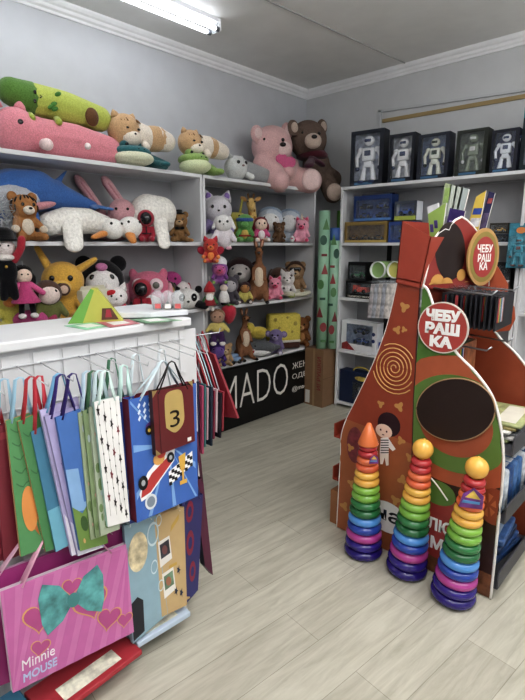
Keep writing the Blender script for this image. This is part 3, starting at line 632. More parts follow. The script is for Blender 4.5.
# yellow rabbit-eared rucksack
b, h = spot(235, 238, 204, X=-3.18, z=zA); T = Toy('plush_rucksack', 'yellow-green plush rucksack with two rabbit ears behind the turtle', 'rucksack', b, h, face_rot(b)); ygm = mat('#b7ad3f', 'plush')
T.part('pouch', ygm, [('x', (0, 0, .36), (.62, .36, .7), (0, 0, 0), .5)]); T.part('flap', mat('#c3b94c', 'plush'), [E((0, -.08, .66), (.33, .2, .13))])
for s in (-1, 1): T.part('ear', ygm, [K((s*.13, 0, .72), (s*.2, 0, 1.08), .075, .06, .5)]); T.part('eye', mat('#191714', 'plastic'), [E((s*.12, -.28, .68), .03)])
# giraffe
b, h = spot(252, 241, 193, X=-3.08, z=zA); T = Toy('giraffe_plush', 'yellow giraffe plush rising above the green turtle', 'soft toy', b, h, face_rot(b, 5)); gy = mat('#d8b262', 'plush')
T.part('body', gy, [E((0, 0, .24), (.16, .15, .24)), K((.02, 0, .4), (0, 0, .72), .1, .085), E((-.02, -.05, .78), (.1, .12, .13)), E((-.03, -.13, .71), (.08, .09, .08)), K((-.1, -.08, .08), (-.16, -.26, .06), .06, .055), K((.1, -.08, .08), (.16, -.26, .06), .06, .055)])
for s in (-1, 1): T.part('ear', mat('#b98d4c', 'plush'), [E((s*.15-.02, 0, .88), (.075, .03, .045), (0, s*-.5, 0))]); T.part('horn', mat('#7d5934', 'plush'), [K((s*.045-.02, 0, .88), (s*.06-.02, 0, .97), .018, .024)]); T.part('eye', mat('#16110d', 'plastic'), [E((s*.07-.02, -.145, .82), .018)])
T.part('spot_pattern', mat('#a9742f', 'plush'), [E((x, -.085+.02*abs(x)*8, z), (.03, .02, .035)) for x, z in ((.05, .5), (-.04, .58), (.04, .65), (-.1, .34), (.1, .3))], rem=0)
# green turtle with blue headband
T = critter('turtle_plush', 'green turtle plush with blue headband seated before the rucksack', 'soft toy', spot(245, 243, 214, X=-2.94, z=zA), '#5f9c4d', ear='none', muz='#6bab58', nose=None, belly='#c9a94e', hr=.3, hz=.7)
T.part('headband', mat('#3f5f9c', 'plush'), [('l', [(.3, 0), (.318, .02), (.318, .1), (.295, .12)], (0, -.02, .73))]); T.part('belt', mat('#a33b28', 'plush'), [('l', [(.2, 0), (.235, .01), (.235, .06), (.2, .07)], (0, 0, .2))])
T = critter('rag_doll', 'rag doll with dark red hair in a pink and white dress beside the giraffe', 'doll', spot(261, 244, 217, X=-2.94, z=zA), '#e6c8b4', ear='none', wear='#c24a7c', foot='#f0e6e4', hr=.25, turn=10)
T.part('hair', mat('#7b1f2b', 'plush'), [E((0, .06, .78), (.29, .22, .24)), E((-.27, .03, .6), (.08, .08, .18)), E((.27, .03, .6), (.08, .08, .18))]); T.part('apron', mat('#e9dfe0', 'plush'), [E((0, -.16, .3), (.14, .08, .18))])
for i, (x, t, lab) in enumerate(((271, 207, 'round white and pale blue penguin plush next to the giraffe'), (290, 209, 'round white and pale blue penguin plush behind the pink unicorn'))):
    T = critter('penguin_plush', lab, 'soft toy', spot(x-1, 240, t, X=-3.13, z=zA), '#c9d3de', ear='none', face='#e8e8e8', hr=.36, hz=.62, nose='#c9803c')
    T.part('cap', mat('#9fb4cc', 'plush'), [E((0, .06, .8), (.35, .3, .22))])
critter('teddy_bear', 'tiny brown bear seen from the front between penguins and unicorn', 'soft toy', spot(279, 243, 222, X=-2.985, z=zA), '#6f543e', muz='#87694e', kind='fur')
T = critter('unicorn_plush', 'pink unicorn plush with magenta muzzle on the shelf end', 'soft toy', spot(302, 246, 217, X=-2.95, z=zA), '#e79fb4', ear='point', ec='#d63a6d', muz='#dd4a78', foot='#dd4a78', hr=.27, hz=.66, turn=-8, rs=1.2)
T.part('horn', mat('#ead9c6', 'plush'), [('l', [(.06, 0), (.05, .1), (.004, .26)], (0, -.1, .9), (0, -.3, 1))]); T.part('mane', mat('#d63a6d', 'plush'), [E((0, .1, .9), (.1, .16, .12)), E((0, .2, .7), (.1, .12, .18))])
b, h = spot(292, 246, 236, X=-2.94, z=zA); T = Toy('egg_plush', 'small white egg-shaped plush at the foot of the pink unicorn', 'soft toy', b, h, face_rot(b)); T.part('body', mat('#e6e4e2', 'plush'), [E((0, 0, .5), (.42, .42, .5))]); T.part('bow', mat('#dd5a86', 'plush'), [E((0, -.38, .6), (.2, .08, .1))])
for s in (-1, 1): T.part('eye', mat('#141414', 'plastic'), [E((s*.15, -.36, .75), .05)])
# ---------------------------------------------------------------- corner unit, third shelf
T = critter('hedgehog_plush', 'white-capped purple hedgehog plush hanging under the red dragon', 'soft toy', spot(220, 284, 259, X=-2.865), '#8d4f97', ear='none', face='#c25f9a', muz='#b74a6e', hr=.32, hz=.6, foot='#7aa04a', hang=True); T.part('cap', mat('#dcdade', 'plush'), [E((0, .02, .86), (.3, .27, .26))])
b, h = spot(210, 311, 281, X=-2.865); T = Toy('gnome_doll', 'gnome doll in red cap and green coat hanging by the post', 'doll', b, h, face_rot(b))
T.part('head', mat('#e5cdbb', 'plush'), [E((0, 0, .6), (.16, .15, .15))]); T.part('cap', mat('#b32430', 'plush'), [('l', [(.2, 0), (.19, .1), (.1, .26), (.03, .36)], (0, 0, .64))]); T.part('coat', mat('#9d2a33', 'plush'), [('l', [(.1, .5), (.16, .4), (.24, .2), (.0, .2)], (0, 0, 0))]); T.part('beard', mat('#eae6e0', 'plush'), [E((0, -.12, .47), (.13, .07, .14))])
for s in (-1, 1): T.part('arm', mat('#3c6b3f', 'plush'), [K((s*.14, 0, .44), (s*.24, -.05, .28), .06, .05)]); T.part('leg', mat('#e3dcd2', 'plush'), [K((s*.08, 0, .22), (s*.09, -.04, .06), .06, .06)])
T.part('hanging_loop', mat('#cccccc', 'plastic'), [('t', [(0, 0, .98), (0, .03, 1.15)], .01)])
b, h = spot(224, 302, 282, X=-2.865); T = Toy('ghost_doll', 'white bell-shaped doll hanging between gnome and hedgehog', 'doll', b, h, face_rot(b)); T.part('body', mat('#e6e3e0', 'plush'), [('l', [(.3, 0), (.26, .3), (.16, .55), (.0, .6)], (0, 0, 0))]); T.part('head', mat('#e8d5c6', 'plush'), [E((0, 0, .72), (.2, .18, .2))]); T.part('hair', mat('#6a4a8c', 'plush'), [E((0, .06, .8), (.22, .18, .18))]); T.part('hanging_loop', mat('#cccccc', 'plastic'), [('t', [(0, 0, .95), (0, .03, 1.15)], .012)])
critter('raccoon_plush', 'small dark grey raccoon plush tucked beside the big monkey', 'soft toy', spot(230, 304, 276, X=-2.96, z=zB), '#57515a', ear='round', face='#b9b4b8', hr=.3)
critter('monkey_plush', 'big dark brown monkey plush with a broad grey face', 'soft toy', spot(240, 306, 256, X=-3.13, z=zB), '#3a2526', ear='side', ec='#8f7f7c', face='#b5aeab', muz='#c2bbb7', hr=.33, hz=.66, wear='#5a3440')
T = critter('monkey_plush', 'small brown doll-like monkey in yellow shirt before the dark monkey', 'soft toy', spot(245, 304, 280, X=-2.93, z=zB), '#3e2227', ear='none', face='#a8743c', wear='#c8bb5a', foot='#e4dcd8', hr=.26, hz=.68)
def kangaroo(label, at, turn):
    b, h = at; T = Toy('kangaroo_plush', label, 'soft toy', b, h, face_rot(b, turn)); kc = mat('#8f6243', 'fur')
    T.part('body', kc, [E((0, .04, .26), (.15, .17, .24)), E((0, -.02, .5), (.1, .1, .16)), K((0, -.03, .6), (0, -.06, .76), .06, .055), E((0, -.1, .8), (.075, .11, .075)), K((-.09, -.03, .2), (-.12, -.12, .04), .08, .045), K((.09, -.03, .2), (.12, -.12, .04), .08, .045), K((-.12, -.1, .035), (-.13, -.28, .03), .04, .035), K((.12, -.1, .035), (.13, -.28, .03), .04, .035), K((-.09, -.05, .54), (-.1, -.16, .36), .035, .028), K((.09, -.05, .54), (.1, -.16, .36), .035, .028), K((0, .18, .14), (0, .42, .04), .08, .035)])
    T.part('belly_patch', mat('#d8c4ab', 'plush'), [E((0, -.07, .4), (.09, .09, .18))])
    for s in (-1, 1): q = T.part('ear', kc, [E((s*.05, -.02, .93), (.03, .018, .075), (0, s*.2, 0))]); T.part('inner_ear', mat('#d19a80', 'plush'), [E((s*.05, -.036, .93), (.016, .01, .05), (0, s*.2, 0))], parent=q); T.part('eye', mat('#120d0a', 'plastic'), [E((s*.055, -.16, .83), .014)]); T.part('foot_tip', mat('#1d1613', 'plush'), [E((s*.13, -.31, .03), (.035, .03, .028))])
    T.part('nose', mat('#1d1411', 'plastic'), [E((0, -.205, .79), (.025, .02, .02))])
kangaroo('tall brown kangaroo plush with cream belly standing in mid shelf', spot(259, 303, 239, X=-2.91, z=zB), 0)
T = critter('piglet_plush', 'round pink piglet plush with magenta snout and feet', 'soft toy', spot(275, 301, 275, X=-2.965, z=zB), '#e58fa6', ear='point', ec='#d6486f', muz='#d6486f', foot='#d6486f', hr=.27, hz=.62, rs=1.25)
T = critter('foal_plush', 'white spotted foal plush beside the round pink piglet', 'soft toy', spot(287, 300, 271, X=-3.0, z=zB), '#ded8d6', ear='point', muz='#e8e2de', hr=.28); T.part('spot_pattern', mat('#6d6264', 'plush'), [E((.16, -.2, .84), (.05, .04, .05)), E((-.12, -.2, .36), (.05, .05, .05)), E((.14, -.17, .3), (.04, .05, .05))], rem=0)
critter('dog_plush', 'brown plush dog lying at the back behind the foal', 'soft toy', spot(279, 294, 266, X=-3.18, z=zB), '#5f4236', ear='flop', hr=.35, hz=.62)
T = critter('teddy_bear', 'tan teddy bear in a dark brown hood at the shelf end', 'soft toy', spot(295, 297, 262, X=-3.1, z=zB), '#a3825f', muz='#b99a76', hr=.27, kind='fur'); T.part('hood', mat('#4a3020', 'plush'), [E((0, .07, .8), (.32, .25, .24))]); T.part('sunglasses', mat('#151214', 'plastic'), [('x', (0, -.27, .8), (.34, .05, .1), (0, 0, 0), .1)])
b = ax(300, 300, -2.93); T = thing('plush_snake', 'flat cream and green coiled snake plush before the hooded bear', 'soft toy', (b.x-.02, b.y-.03, zB), R(10))
k = M().tube([(.06*math.cos(t)*(1+t*.09), .12*math.sin(t)*(1+t*.05), .022+.002*t) for t in [i*.35 for i in range(34)]], .02); k.build('body', mat('#cfcbb4', 'plush'), T, True); M().ell((.03, -.14, .03), (.035, .05, .026)).build('head', mat('#9ea75c', 'plush'), T, True)
# ---------------------------------------------------------------- corner unit, lowest toy shelf
b, h = spot(218, 345, 310, X=-2.865); T = Toy('rag_doll', 'tan-haired doll in yellow top and violet trousers hanging over the lowest shelf', 'doll', b, h, face_rot(b))
T.part('head', mat('#b08a72', 'plush'), [E((0, 0, .8), (.2, .18, .18))]); T.part('hair', mat('#8c6a4e', 'plush'), [E((0, .07, .86), (.22, .17, .17))]); T.part('shirt', mat('#cdbb62', 'plush'), [E((0, 0, .5), (.2, .15, .17)), K((-.16, 0, .58), (-.3, -.06, .42), .07, .06), K((.16, 0, .58), (.3, -.06, .42), .07, .06)]); T.part('trousers', mat('#4a2d5c', 'plush'), [E((0, 0, .34), (.19, .15, .12)), K((-.1, 0, .28), (-.12, -.05, .1), .1, .09), K((.1, 0, .28), (.12, -.05, .1), .1, .09)])
for s in (-1, 1): T.part('shoe', mat('#e2dcd6', 'plush'), [E((s*.13, -.1, .06), (.09, .12, .06))]); T.part('eye', mat('#131313', 'plastic'), [E((s*.07, -.165, .83), .022)])
T.part('hanging_loop', mat('#cccccc', 'plastic'), [('t', [(0, 0, .98), (0, .03, 1.1)], .01)])
b, h = spot(229, 324, 303, X=-2.865); T = Toy('berry_plush', 'red strawberry-shaped plush hanging above the lowest shelf', 'soft toy', b, h, face_rot(b)); T.part('body', mat('#b5223c', 'plush'), [('l', [(.02, 0), (.2, .12), (.36, .5), (.34, .78), (.15, .92), (.0, .93)], (0, 0, 0))]); T.part('leaf', mat('#4c8a3c', 'plush'), [E((x, y, .92), (.16, .09, .04), (0, 0, a)) for x, y, a in ((.12, 0, 0), (-.12, 0, 0), (0, .12, 1.57), (0, -.12, 1.57))], rem=0); T.part('hanging_loop', mat('#cccccc', 'plastic'), [('t', [(0, 0, .93), (0, .03, 1.2)], .012)])
critter('owl_plush', 'small violet owl plush on the lowest shelf under the hanging doll', 'soft toy', spot(218, 364, 340, X=-3.0, z=zC), '#4a2f78', ear='point', ec='#6a4a9c', face='#7a5cab', hr=.34, hz=.62)
critter('teddy_bear', 'small beige teddy bear at the left end of the lowest shelf', 'soft toy', spot(226, 367, 343, X=-2.96, z=zC), '#b3936a', muz='#cdb48f', kind='fur')
b, h = spot(234, 365, 353, X=-2.94, z=zC); T = Toy('mini_car', 'tiny pale blue toy car next to the beige bear', 'toy car', b, h, face_rot(b, 40)); T.part('body', mat('#7f9cc0', 'plastic'), [('x', (0, 0, .42), (1.3, .7, .4), (0, 0, 0), .4), ('x', (0, 0, .75), (.75, .62, .4), (0, 0, 0), .4)], rem=0)
for x in (-.4, .4):
    for y in (-.33, .33): T.part('wheel', mat('#1a1a1c', 'plastic'), [('l', [(.0, -.08), (.2, -.08), (.2, .08), (.0, .08)], (x, y, .2), (0, 1, 0))])
kangaroo('brown kangaroo plush standing on the lowest shelf under the dark monkey', spot(244, 362, 308, X=-3.02, z=zC), 25)
# yellow duckling, shark, mouse, block cushion, teddy
b, h = spot(257, 358, 322, X=-3.12, z=zC); T = Toy('duckling_plush', 'yellow duckling plush lying on the grey shark', 'soft toy', (b.x, b.y, zC+.12), h*.62, face_rot(b, 0)); yd = mat('#d9c23c', 'plush')
T.part('body', yd, [E((.1, 0, .35), (.5, .34, .34)), E((-.4, -.06, .62), .3)]); T.part('beak', mat('#d98a30', 'plush'), [E((-.62, -.26, .6), (.16, .14, .07))]); T.part('wing', mat('#cdb433', 'plush'), [E((.2, -.3, .4), (.26, .08, .16))]); T.part('eye', mat('#111111', 'plastic'), [E((-.5, -.31, .74), .04)])
b, h = spot(261, 361, 337, X=-2.97, z=zC); T = Toy('shark_plush', 'grey shark plush with open red mouth on the lowest shelf', 'soft toy', b, h, face_rot(b, 10))
T.part('body', mat('#5d6064', 'plush'), [E((0, .0, .42), (.75, .36, .4)), K((.5, .1, .42), (1.0, .25, .4), .26, .1), ('c', (.1, .05, .7), (.22, .1, .98), .14, .04, .4)]); T.part('belly_patch', mat('#d5d4d2', 'plush'), [E((-.1, -.1, .24), (.62, .32, .22))]); q = T.part('mouth', mat('#a11f2c', 'plush'), [E((-.52, -.22, .3), (.2, .16, .17))]); T.part('tooth_row', mat('#ece9e4', 'plush'), [('l', [(.05, 0), (.004, .09)], (-.66+.09*i, -.36+.02*i, .42), (0, 0, -1)) for i in range(4)], rem=0, parent=q); T.part('eye', mat('#111111', 'plastic'), [E((-.35, -.3, .6), .04)])
critter('mouse_plush', 'lavender grey mouse plush with big round ears before the yellow block cushion', 'soft toy', spot(276, 356, 327, X=-2.955, z=zC), '#7d6f9a', ear='side', ec='#9787b0', muz='#9a8cb3', foot='#cfc6d6', hr=.25, hz=.68, turn=-10)
b = ax(283, 352, -3.05); t = ax(283, 313, -3.05); hh = t.z-zC
T = thing('block_cushion', 'square yellow sponge-textured block cushion with a brown base', 'cushion', (b.x, b.y, zC), R(60))
M().box((0, 0, hh*.6), (.32, .13, hh*.78), bev=.03, seg=4).build('block', mat('#d3c046', 'fur'), T, True); M().box((0, 0, hh*.12), (.31, .135, hh*.2), bev=.02, seg=3).build('base', mat('#4a2f26', 'plush'), T, True); M().box((0, 0, hh*.23), (.315, .138, hh*.07), bev=.01).build('band', mat('#dcd8d0', 'plush'), T, True)
k = M()
for x, z, q in ((-.1, .85, .018), (.02, .9, .012), (.1, .72, .02), (-.06, .62, .014), (.07, .5, .013), (-.12, .45, .018)): k.ell((x, -.066, hh*z), (q, .006, q))
k.build('dimple_pattern', mat('#a8963a', 'plush'), T, True)
critter('teddy_bear', 'chestnut brown teddy bear at the end of the lowest toy shelf', 'soft toy', spot(301, 350, 316, X=-3.03, z=zC), '#8a5a33', muz='#b98a55', belly='#a8763f', kind='fur', turn=-5)
# ---------------------------------------------------------------- boxed toys on the right unit
def window_box(name, label, x0, x1, z0, z1, yf, d, col, win, cat='boxed toy', rot=0, back='#8a92a2', group=None, frame_col=None):
    """open-fronted carton with clear window; local frame: x along width, -y towards the aisle, origin bottom centre front"""
    T = thing(name, label, cat, ((x0+x1)/2, yf, z0), rot, group); w, h = x1-x0, z1-z0; t = .004; c = mat(col, 'card')
    k = M().box((0, d-t/2, h/2), (w, t, h)).box((0, d/2, t/2), (w, d, t)).box((0, d/2, h-t/2), (w, d, t)).box((-w/2+t/2, d/2, h/2), (t, d, h)).box((w/2-t/2, d/2, h/2), (t, d, h))
    k.build('carton', c, T)
    fr = Fr((0, 0, 0), (1, 0, 0), (0, 0, 1), (0, -1, 0)); a, b_, c2, e = win
    out = rect(-w/2, 0, w/2, h); inn = rect(-w/2+a*w, b_*h, w/2-(1-c2)*w, e*h)
    M().ring(out, inn, fr, .003).build('front_frame', mat(frame_col or col, 'card'), T)
    M().box((0, min(d-t-.002, .075), h/2), (w-.01, .002, h-.01)).build('inner_card', mat(back, 'print'), T)
    M().prism(inn, fr, .0006, -.001).build('window_film', mat('#cfd8e2', 'clear'), T)
    return T, w, h, d, fr
def robot(T, w, h, d, col, acc, pose=0):
    s = h*.94; wm_, ac = mat(col, 'plastic'), mat(acc, 'plastic'); y = min(d*.5, .042); g = lambda x, z, yy=0: (x*s, y+yy*s, h*.06+z*s)
    r = M().box(g(0, .55), (.26*s, .14*s, .25*s), bev=.03*s).box(g(0, .36), (.17*s, .12*s, .12*s), bev=.02*s).build('robot_torso', wm_, T, True)
    M().box(g(0, .57, -.075), (.13*s, .03*s, .1*s), bev=.012*s).build('chest_plate', ac, r, True)
    q = M().ell(g(0, .81), (.11*s, .09*s, .1*s)).build('robot_head', wm_, T, True); M().box(g(0, .81, -.075), (.14*s, .04*s, .06*s), bev=.015*s).build('visor', ac, q, True)
    for e in (-1, 1):
        up = pose == e
        a = M().ell(g(e*.18, .64), .06*s).cap(g(e*.2, .6), g(e*.26, .5), .04*s, .04*s).cap(g(e*.26, .5), g(e*(.3 if up else .24), .74 if up else .34), .042*s, .035*s).build('robot_arm', wm_, T, True)
        M().ell(g(e*(.31 if up else .24), .79 if up else .29), .045*s).build('robot_hand', ac, a, True)
        l = M().cap(g(e*.08, .32), g(e*.1, .2), .05*s, .045*s).cap(g(e*.1, .2), g(e*.12, .06), .055*s, .065*s).build('robot_leg', wm_, T, True)
        M().box(g(e*.12, .02, -.03), (.12*s, .18*s, .06*s), bev=.015*s).build('robot_foot', ac, l, True)
Yb = 3.86; zT = 2.061
RB = [((347, 377), 183, 129, 20, '#eef1f6', '#39456a', '#18202f', 0, '#a9b0c2', 'white robot in a tall navy box, first of the robots from the corner'),
      ((386, 410), 180.5, 133, 14, '#f0f1f4', '#24345e', '#141a28', 0, '#b4b8c2', 'white robot in a navy box with pale backing, next to the tall one'),
      ((415, 445), 178, 133, 8, '#dfe3d6', '#2f3d30', '#1a2233', 0, '#5d6f94', 'greenish white robot in a navy box, third robot from the corner'),
      ((453, 483), 175.5, 129, 8, '#7d8974', '#c7c9c6', '#262c24', 0, '#6f7669', 'olive and grey robot in a dark green box'),
      ((488, 514), 173, 129, 6, '#e8eef8', '#3c4a74', '#171b2c', 1, '#2c3566', 'white robot waving one arm on a midnight blue box')]
for (a, c), pb_, pt_, turn, rc, ac, bc, pose, back, lab in RB:
    p, q = ay(a, pb_, Yb), ay(c, pb_, Yb); t = ay((a+c)/2, pt_, Yb)
    T, w, h, d, fr = window_box('robot_box', 'boxed ' + lab, p.x, q.x, zT, t.z, Yb+.012+abs(math.sin(R(turn)))*(q.x-p.x)/2, .12, bc, (.1, .1, .88, .93), rot=R(turn*.4), back=back, group='boxed robots on top of the right unit')
    robot(T, w, h, d, rc, ac, pose)
    M().prism(rect(-w*.36, h*.025, w*.2, h*.075), fr, .001, .003).build('printed_strip', mat('#3d6f96', 'card'), T)
p = ay(517, 172, 3.9); t = ay(519, 107, 3.9)
T, w, h, d, fr = window_box('robot_box', 'boxed robot in a teal-topped dark carton, tallest on the top shelf', p.x, p.x+.24, zT, t.z, 3.93, .13, '#1d2c33', (.1, .1, .9, .8), group=None)
M().prism(rect(-w/2, h*.83, w/2, h*.99), fr, .001, .003).build('printed_band', mat('#2f8a96', 'card'), T); robot(T, w, h*.8, d, '#5c5f4c', '#c3c8c0')
def car(T, c, L, col, trim='#15161a', kind='car'):
    """small toy vehicle along x, centre bottom c"""
    x, y, z = c; m = mat(col, 'plastic')
    k = M().box((x, y, z+.18*L), (L, .42*L, .17*L), bev=.04*L)
    if kind == 'car': k.box((x-.03*L, y, z+.31*L), (.5*L, .36*L, .15*L), bev=.05*L)
    elif kind == 'truck': k.box((x-.33*L, y, z+.36*L), (.3*L, .4*L, .3*L), bev=.03*L).box((x+.15*L, y, z+.33*L), (.6*L, .42*L, .16*L), bev=.02*L)
    elif kind == 'lift': k.box((x+.1*L, y, z+.5*L), (.45*L, .38*L, .04*L)).box((x-.1*L, y, z+.36*L), (.03*L, .36*L, .3*L)).box((x+.3*L, y, z+.36*L), (.03*L, .36*L, .3*L)).box((x-.5*L, y, z+.35*L), (.04*L, .3*L, .6*L)).box((x-.68*L, y, z+.1*L), (.36*L, .25*L, .03*L))
    b0 = k.build('vehicle_body', m, T, False)
    M().box((x-.05*L, y-.19*L, z+.32*L), (.36*L, .02*L, .09*L)).build('side_window', mat('#1e2a38', 'plastic'), b0)
    for s in (-.3, .3):
        for e in (-.2, .2): M().lathe([(0, -.05*L), (.12*L, -.05*L), (.13*L, 0), (.12*L, .05*L), (0, .05*L)], (x+s*L, y+e*L, z+.13*L), 14, (0, 1, 0)).build('wheel', mat(trim, 'plastic'), b0, True)
def carbox(label, pxl, pxr, pyb, pyt, col, vcol, kind='car', n=1, win=(.06, .12, .94, .82), yf=3.87, d=.11, z=None, back='#2a3448', rows=1, group=None, title=None, tcol='#e9e4d8', stripe=None, frame_col=None):
    p, q = ay(pxl, pyb, yf), ay(pxr, pyb, yf); t = ay((pxl+pxr)/2, pyt, yf); z0 = p.z if z is None else z
    T, w, h, d, fr = window_box('vehicle_box', label, p.x, q.x, z0, t.z, yf, d, col, win, back=back, group=group, frame_col=frame_col)
    iw = w*(win[2]-win[0]); ih = h*(win[3]-win[1])
    for r_ in range(rows):
        for i in range(n):
            L = min(iw/n*.86, ih/rows*1.55 if kind != 'lift' else ih/rows*1.2)
            car(T, (-w/2+w*win[0]+iw*(i+.5)/n, .036, h*win[1]+ih*r_/rows+.002), L, vcol if isinstance(vcol, str) else vcol[(i+r_) % len(vcol)], kind=kind)
    if stripe: M().prism(rect(-w/2+.004, .004, w/2-.004, h*win[1]*.9), fr, .001, .003).build('printed_band', mat(stripe, 'card'), T)
    if title: text('lettering', title, mat(tcol, 'card'), T, fr, 0, h*win[1]*.2 if win[1] > .15 else h*(win[3]+.03), w*.84, h*.1, .004, align='CENTER', bold=.02)
    return T, w, h, fr
zS = 1.572
carbox('wide blue box of four toy cars and a gold badge, topmost on the second shelf', 353.5, 391, 221, 195, '#1d3a74', ('#2c4f9a', '#22335c'), n=2, rows=2, z=ay(370, 221, 3.87).z, back='#3a5aa0', stripe='#4f84c4')
T, w, h, fr = carbox('wide gold box of brown model animals under the blue car box', 344.5, 386.5, 243, 221.5, '#8c7233', '#7a5a26', n=3, z=zS, back='#7a5e34', stripe='#c7a94a')
carbox('blue toy car in a window box with a lime green base on the second shelf', 394, 416, 220, 201, '#dfe4ea', '#2f5fbf', z=ay(405, 220.5, 3.87).z, back='#2a4a86', stripe='#a9b83c', win=(.1, .26, .9, .86), frame_col='#3d4656')
carbox('small blue box of two stacked toy cars beside the gold box', 388, 415, 243.5, 221.5, '#2a4c90', ('#3667c4', '#28448a'), rows=2, z=zS, back='#3a5aa0')
carbox('yellow toy forklift in a flat box behind the round red badge', 489, 507, 236, 223, '#3f3a2e', '#d8a92c', kind='car', z=ay(498, 233.5, 3.87).z, back='#5a523c')
carbox('low dark grey box supporting the yellow forklift box', 489, 509, 243, 234, '#36404e', '#56617a', z=zS, back='#222833')
zS = 1.072
carbox('green toy car in a black box above the transport truck box', 348, 366, 280.5, 262, '#141518', '#2f7a4e', z=ay(365, 281, 3.87).z, back='#4a5a50', title='TURBO RACER' if False else None, stripe='#2b2d31')
carbox('red toy truck in a black box lettered in white capitals', 345.5, 372, 300.5, 281.5, '#17181b', '#d2432f', kind='truck', z=zS, win=(.1, .26, .92, .9), back='#5a5e66', title='TRANSPORT TRUCK')
carbox('yellow toy forklift in a large black box lettered in white behind the pen packs', 479, 508, 301, 262, '#111214', '#d2a32c', kind='lift', z=zS, win=(.55, .5, .96, .93), back='#1d1f22', title=None)
p = ay(486, 285, 3.866); T = bpy.data.objects['vehicle_box.00%d' % 8] if False else None
for n_, (pxa, lab) in enumerate(((377, 'white paper roll seen end-on over the truck box, first from the corner'), (394, 'white paper roll seen end-on beside another roll, next to the red display'))):
    c = ay(pxa, 270, 3.83); T = thing('paper_roll', lab, 'paper roll', (c.x, 3.83, c.z), 0)
    rr = (ay(pxa, 262, 3.83).z-ay(pxa, 279, 3.83).z)/2
    M().lathe([(rr, 0), (rr, .28), (rr*.93, .28), (rr*.93, .05), (0, .05), (0, .048), (rr*.93, .048), (rr*.93, 0), (rr, 0)], (0, 0, 0), 24, (0, 1, 0)).build('paper_tube', mat('#dde3dc', 'card'), T, True)
    M().lathe([(rr*1.01, .03), (rr*1.015, .03), (rr*1.015, .2), (rr*1.01, .2)], (0, 0, 0), 24, (0, 1, 0)).build('printed_sleeve', mat('#8fb46a' if n_ == 0 else '#c9c25a', 'card'), T, True)
zS = .572
T, w, h, fr = carbox('blue toy robot truck in a white window box with red corners', 341, 376, 355, 321.5, '#e2e4e8', ('#28488c', '#1f3568'), n=1, rows=2, z=zS, win=(.14, .24, .88, .9), back='#8fa0bc', yf=3.868)
M().prism([(-w*.48, h*.03), (-w*.1, h*.03), (-w*.34, h*.3), (-w*.48, h*.22)], fr, .001, .003).build('red_corner', mat('#9c2f33', 'print'), T)
for i in range(2): M().prism(circ(w*.41, h*(.42+.22*i), w*.045), fr, .001, .003).build('round_badge', mat('#2a3a70', 'card'), T)
T, w, h, fr = carbox('flat blue and white box under the edge of the white robot truck box', 378, 388, 360, 343, '#2f4fa0', '#d7dae2', z=zS, yf=3.9)
T, w, h, fr = carbox('dark navy carry box with a yellow handle on the bottom shelf', 339, 372, 407, 372, '#182848', ('#263f70', '#2b2f3a'), z=.057, n=1, rows=2, win=(.4, .15, .92, .7), back='#101a34', yf=3.87)
M().tube([(w*.1+.09*math.cos(a), .03, h+.045*math.sin(a)) for a in [math.pi*i/12 for i in range(13)]], .008).build('handle', mat('#b5a33a', 'plastic'), T, True)
text('lettering', 'AUTO', mat('#c9b23c', 'card'), T, fr, w*.04, h*.78, w*.36, h*.1) if False else None
M().prism(circ(w*.16, h*.82, w*.2, h*.07), fr, .001, .003).build('printed_badge', mat('#b9a23a', 'print'), T)
# forklift lettering on the big black box
for o in list(bpy.data.objects):
    if o.get('label', '').startswith('yellow toy forklift in a large'):
        W_ = ay(508, 301, 3.87).x-ay(479, 301, 3.87).x; f2 = Fr((0, 0, 0), (1, 0, 0), (0, 0, 1), (0, -1, 0)); zz = ay(495, 285, 3.87).z-1.072
        text('lettering', 'FORKLIFT', mat('#e9e9e9', 'card'), o, f2, -W_*.12, zz-.005, W_*.6, .045, .004, bold=.03)
# clear hanging bags of paper on the left flank of the display, teal robot pack
b = ay(372, 283, 3.70)
for i in range(5):
    x0, x1 = 371+i*4.0, 388+i*4.2; Yp = 3.72-.03*i
    T = thing('paper_pack', ['clear pack of pale paper hanging at the shelf front, nearest to the truck box', 'clear pack of pale paper hanging second beside the truck box', 'middle clear pack of pale paper in the hanging row', 'fourth clear pack of pale paper in the hanging row', 'clear pack of pale paper hanging last beside the orange panel'][i], 'paper pack', ay((x0+x1)/2, 283, Yp))
    lo = lambda a, c: ay(a, c, Yp)-T.location
    A = [lo(x0, 284), lo(x1, 284-1), lo(x1-3, 318+i*.6), lo(x0-4, 318)]; off = Vector((0, .012, 0))
    M().hexa([A[3], A[2], A[2]+off, A[3]+off, A[0], A[1], A[1]+off, A[0]+off]).build('paper_block', mat(['#c9c3c6', '#bfc3cc', '#d8d0cd', '#b9bcc6', '#cdc7c2'][i], 'print'), T)
    M().box((A[0]+A[1])/2+Vector((0, .006, .012)), ((A[1]-A[0]).length, .004, .026)).build('hanging_header', mat('#dfe3e8', 'clear'), T)
p = ay(517, 223, 3.78); q = ay(517, 268, 3.78); x0 = ay(508, 240, 3.78).x; x1 = ay(532, 240, 3.78).x
T = thing('toy_pack', 'teal blister pack holding a robot toy, hanging by the photo edge', 'toy pack', ((x0+x1)/2, 3.78, q.z)); w, h = x1-x0, p.z-q.z
M().prism([(-w/2, 0), (w/2, 0), (w/2, h), (w*.1, h), (w*.06, h*.94), (-w*.06, h*.94), (-w*.1, h), (-w/2, h)], Fr((0, .012, 0), (1, 0, 0), (0, 0, 1), (0, -1, 0)), .004).build('hanging_card', mat('#2d7d92', 'print'), T)
M().prism(circ(0, h*.84, w*.2, h*.07), Fr((0, .008, 0), (1, 0, 0), (0, 0, 1), (0, -1, 0)), .002).build('badge', mat('#d9822f', 'card'), T)
robot(T, w, h*.75, .0, '#2f8fa4', '#6a4a4a', 1)
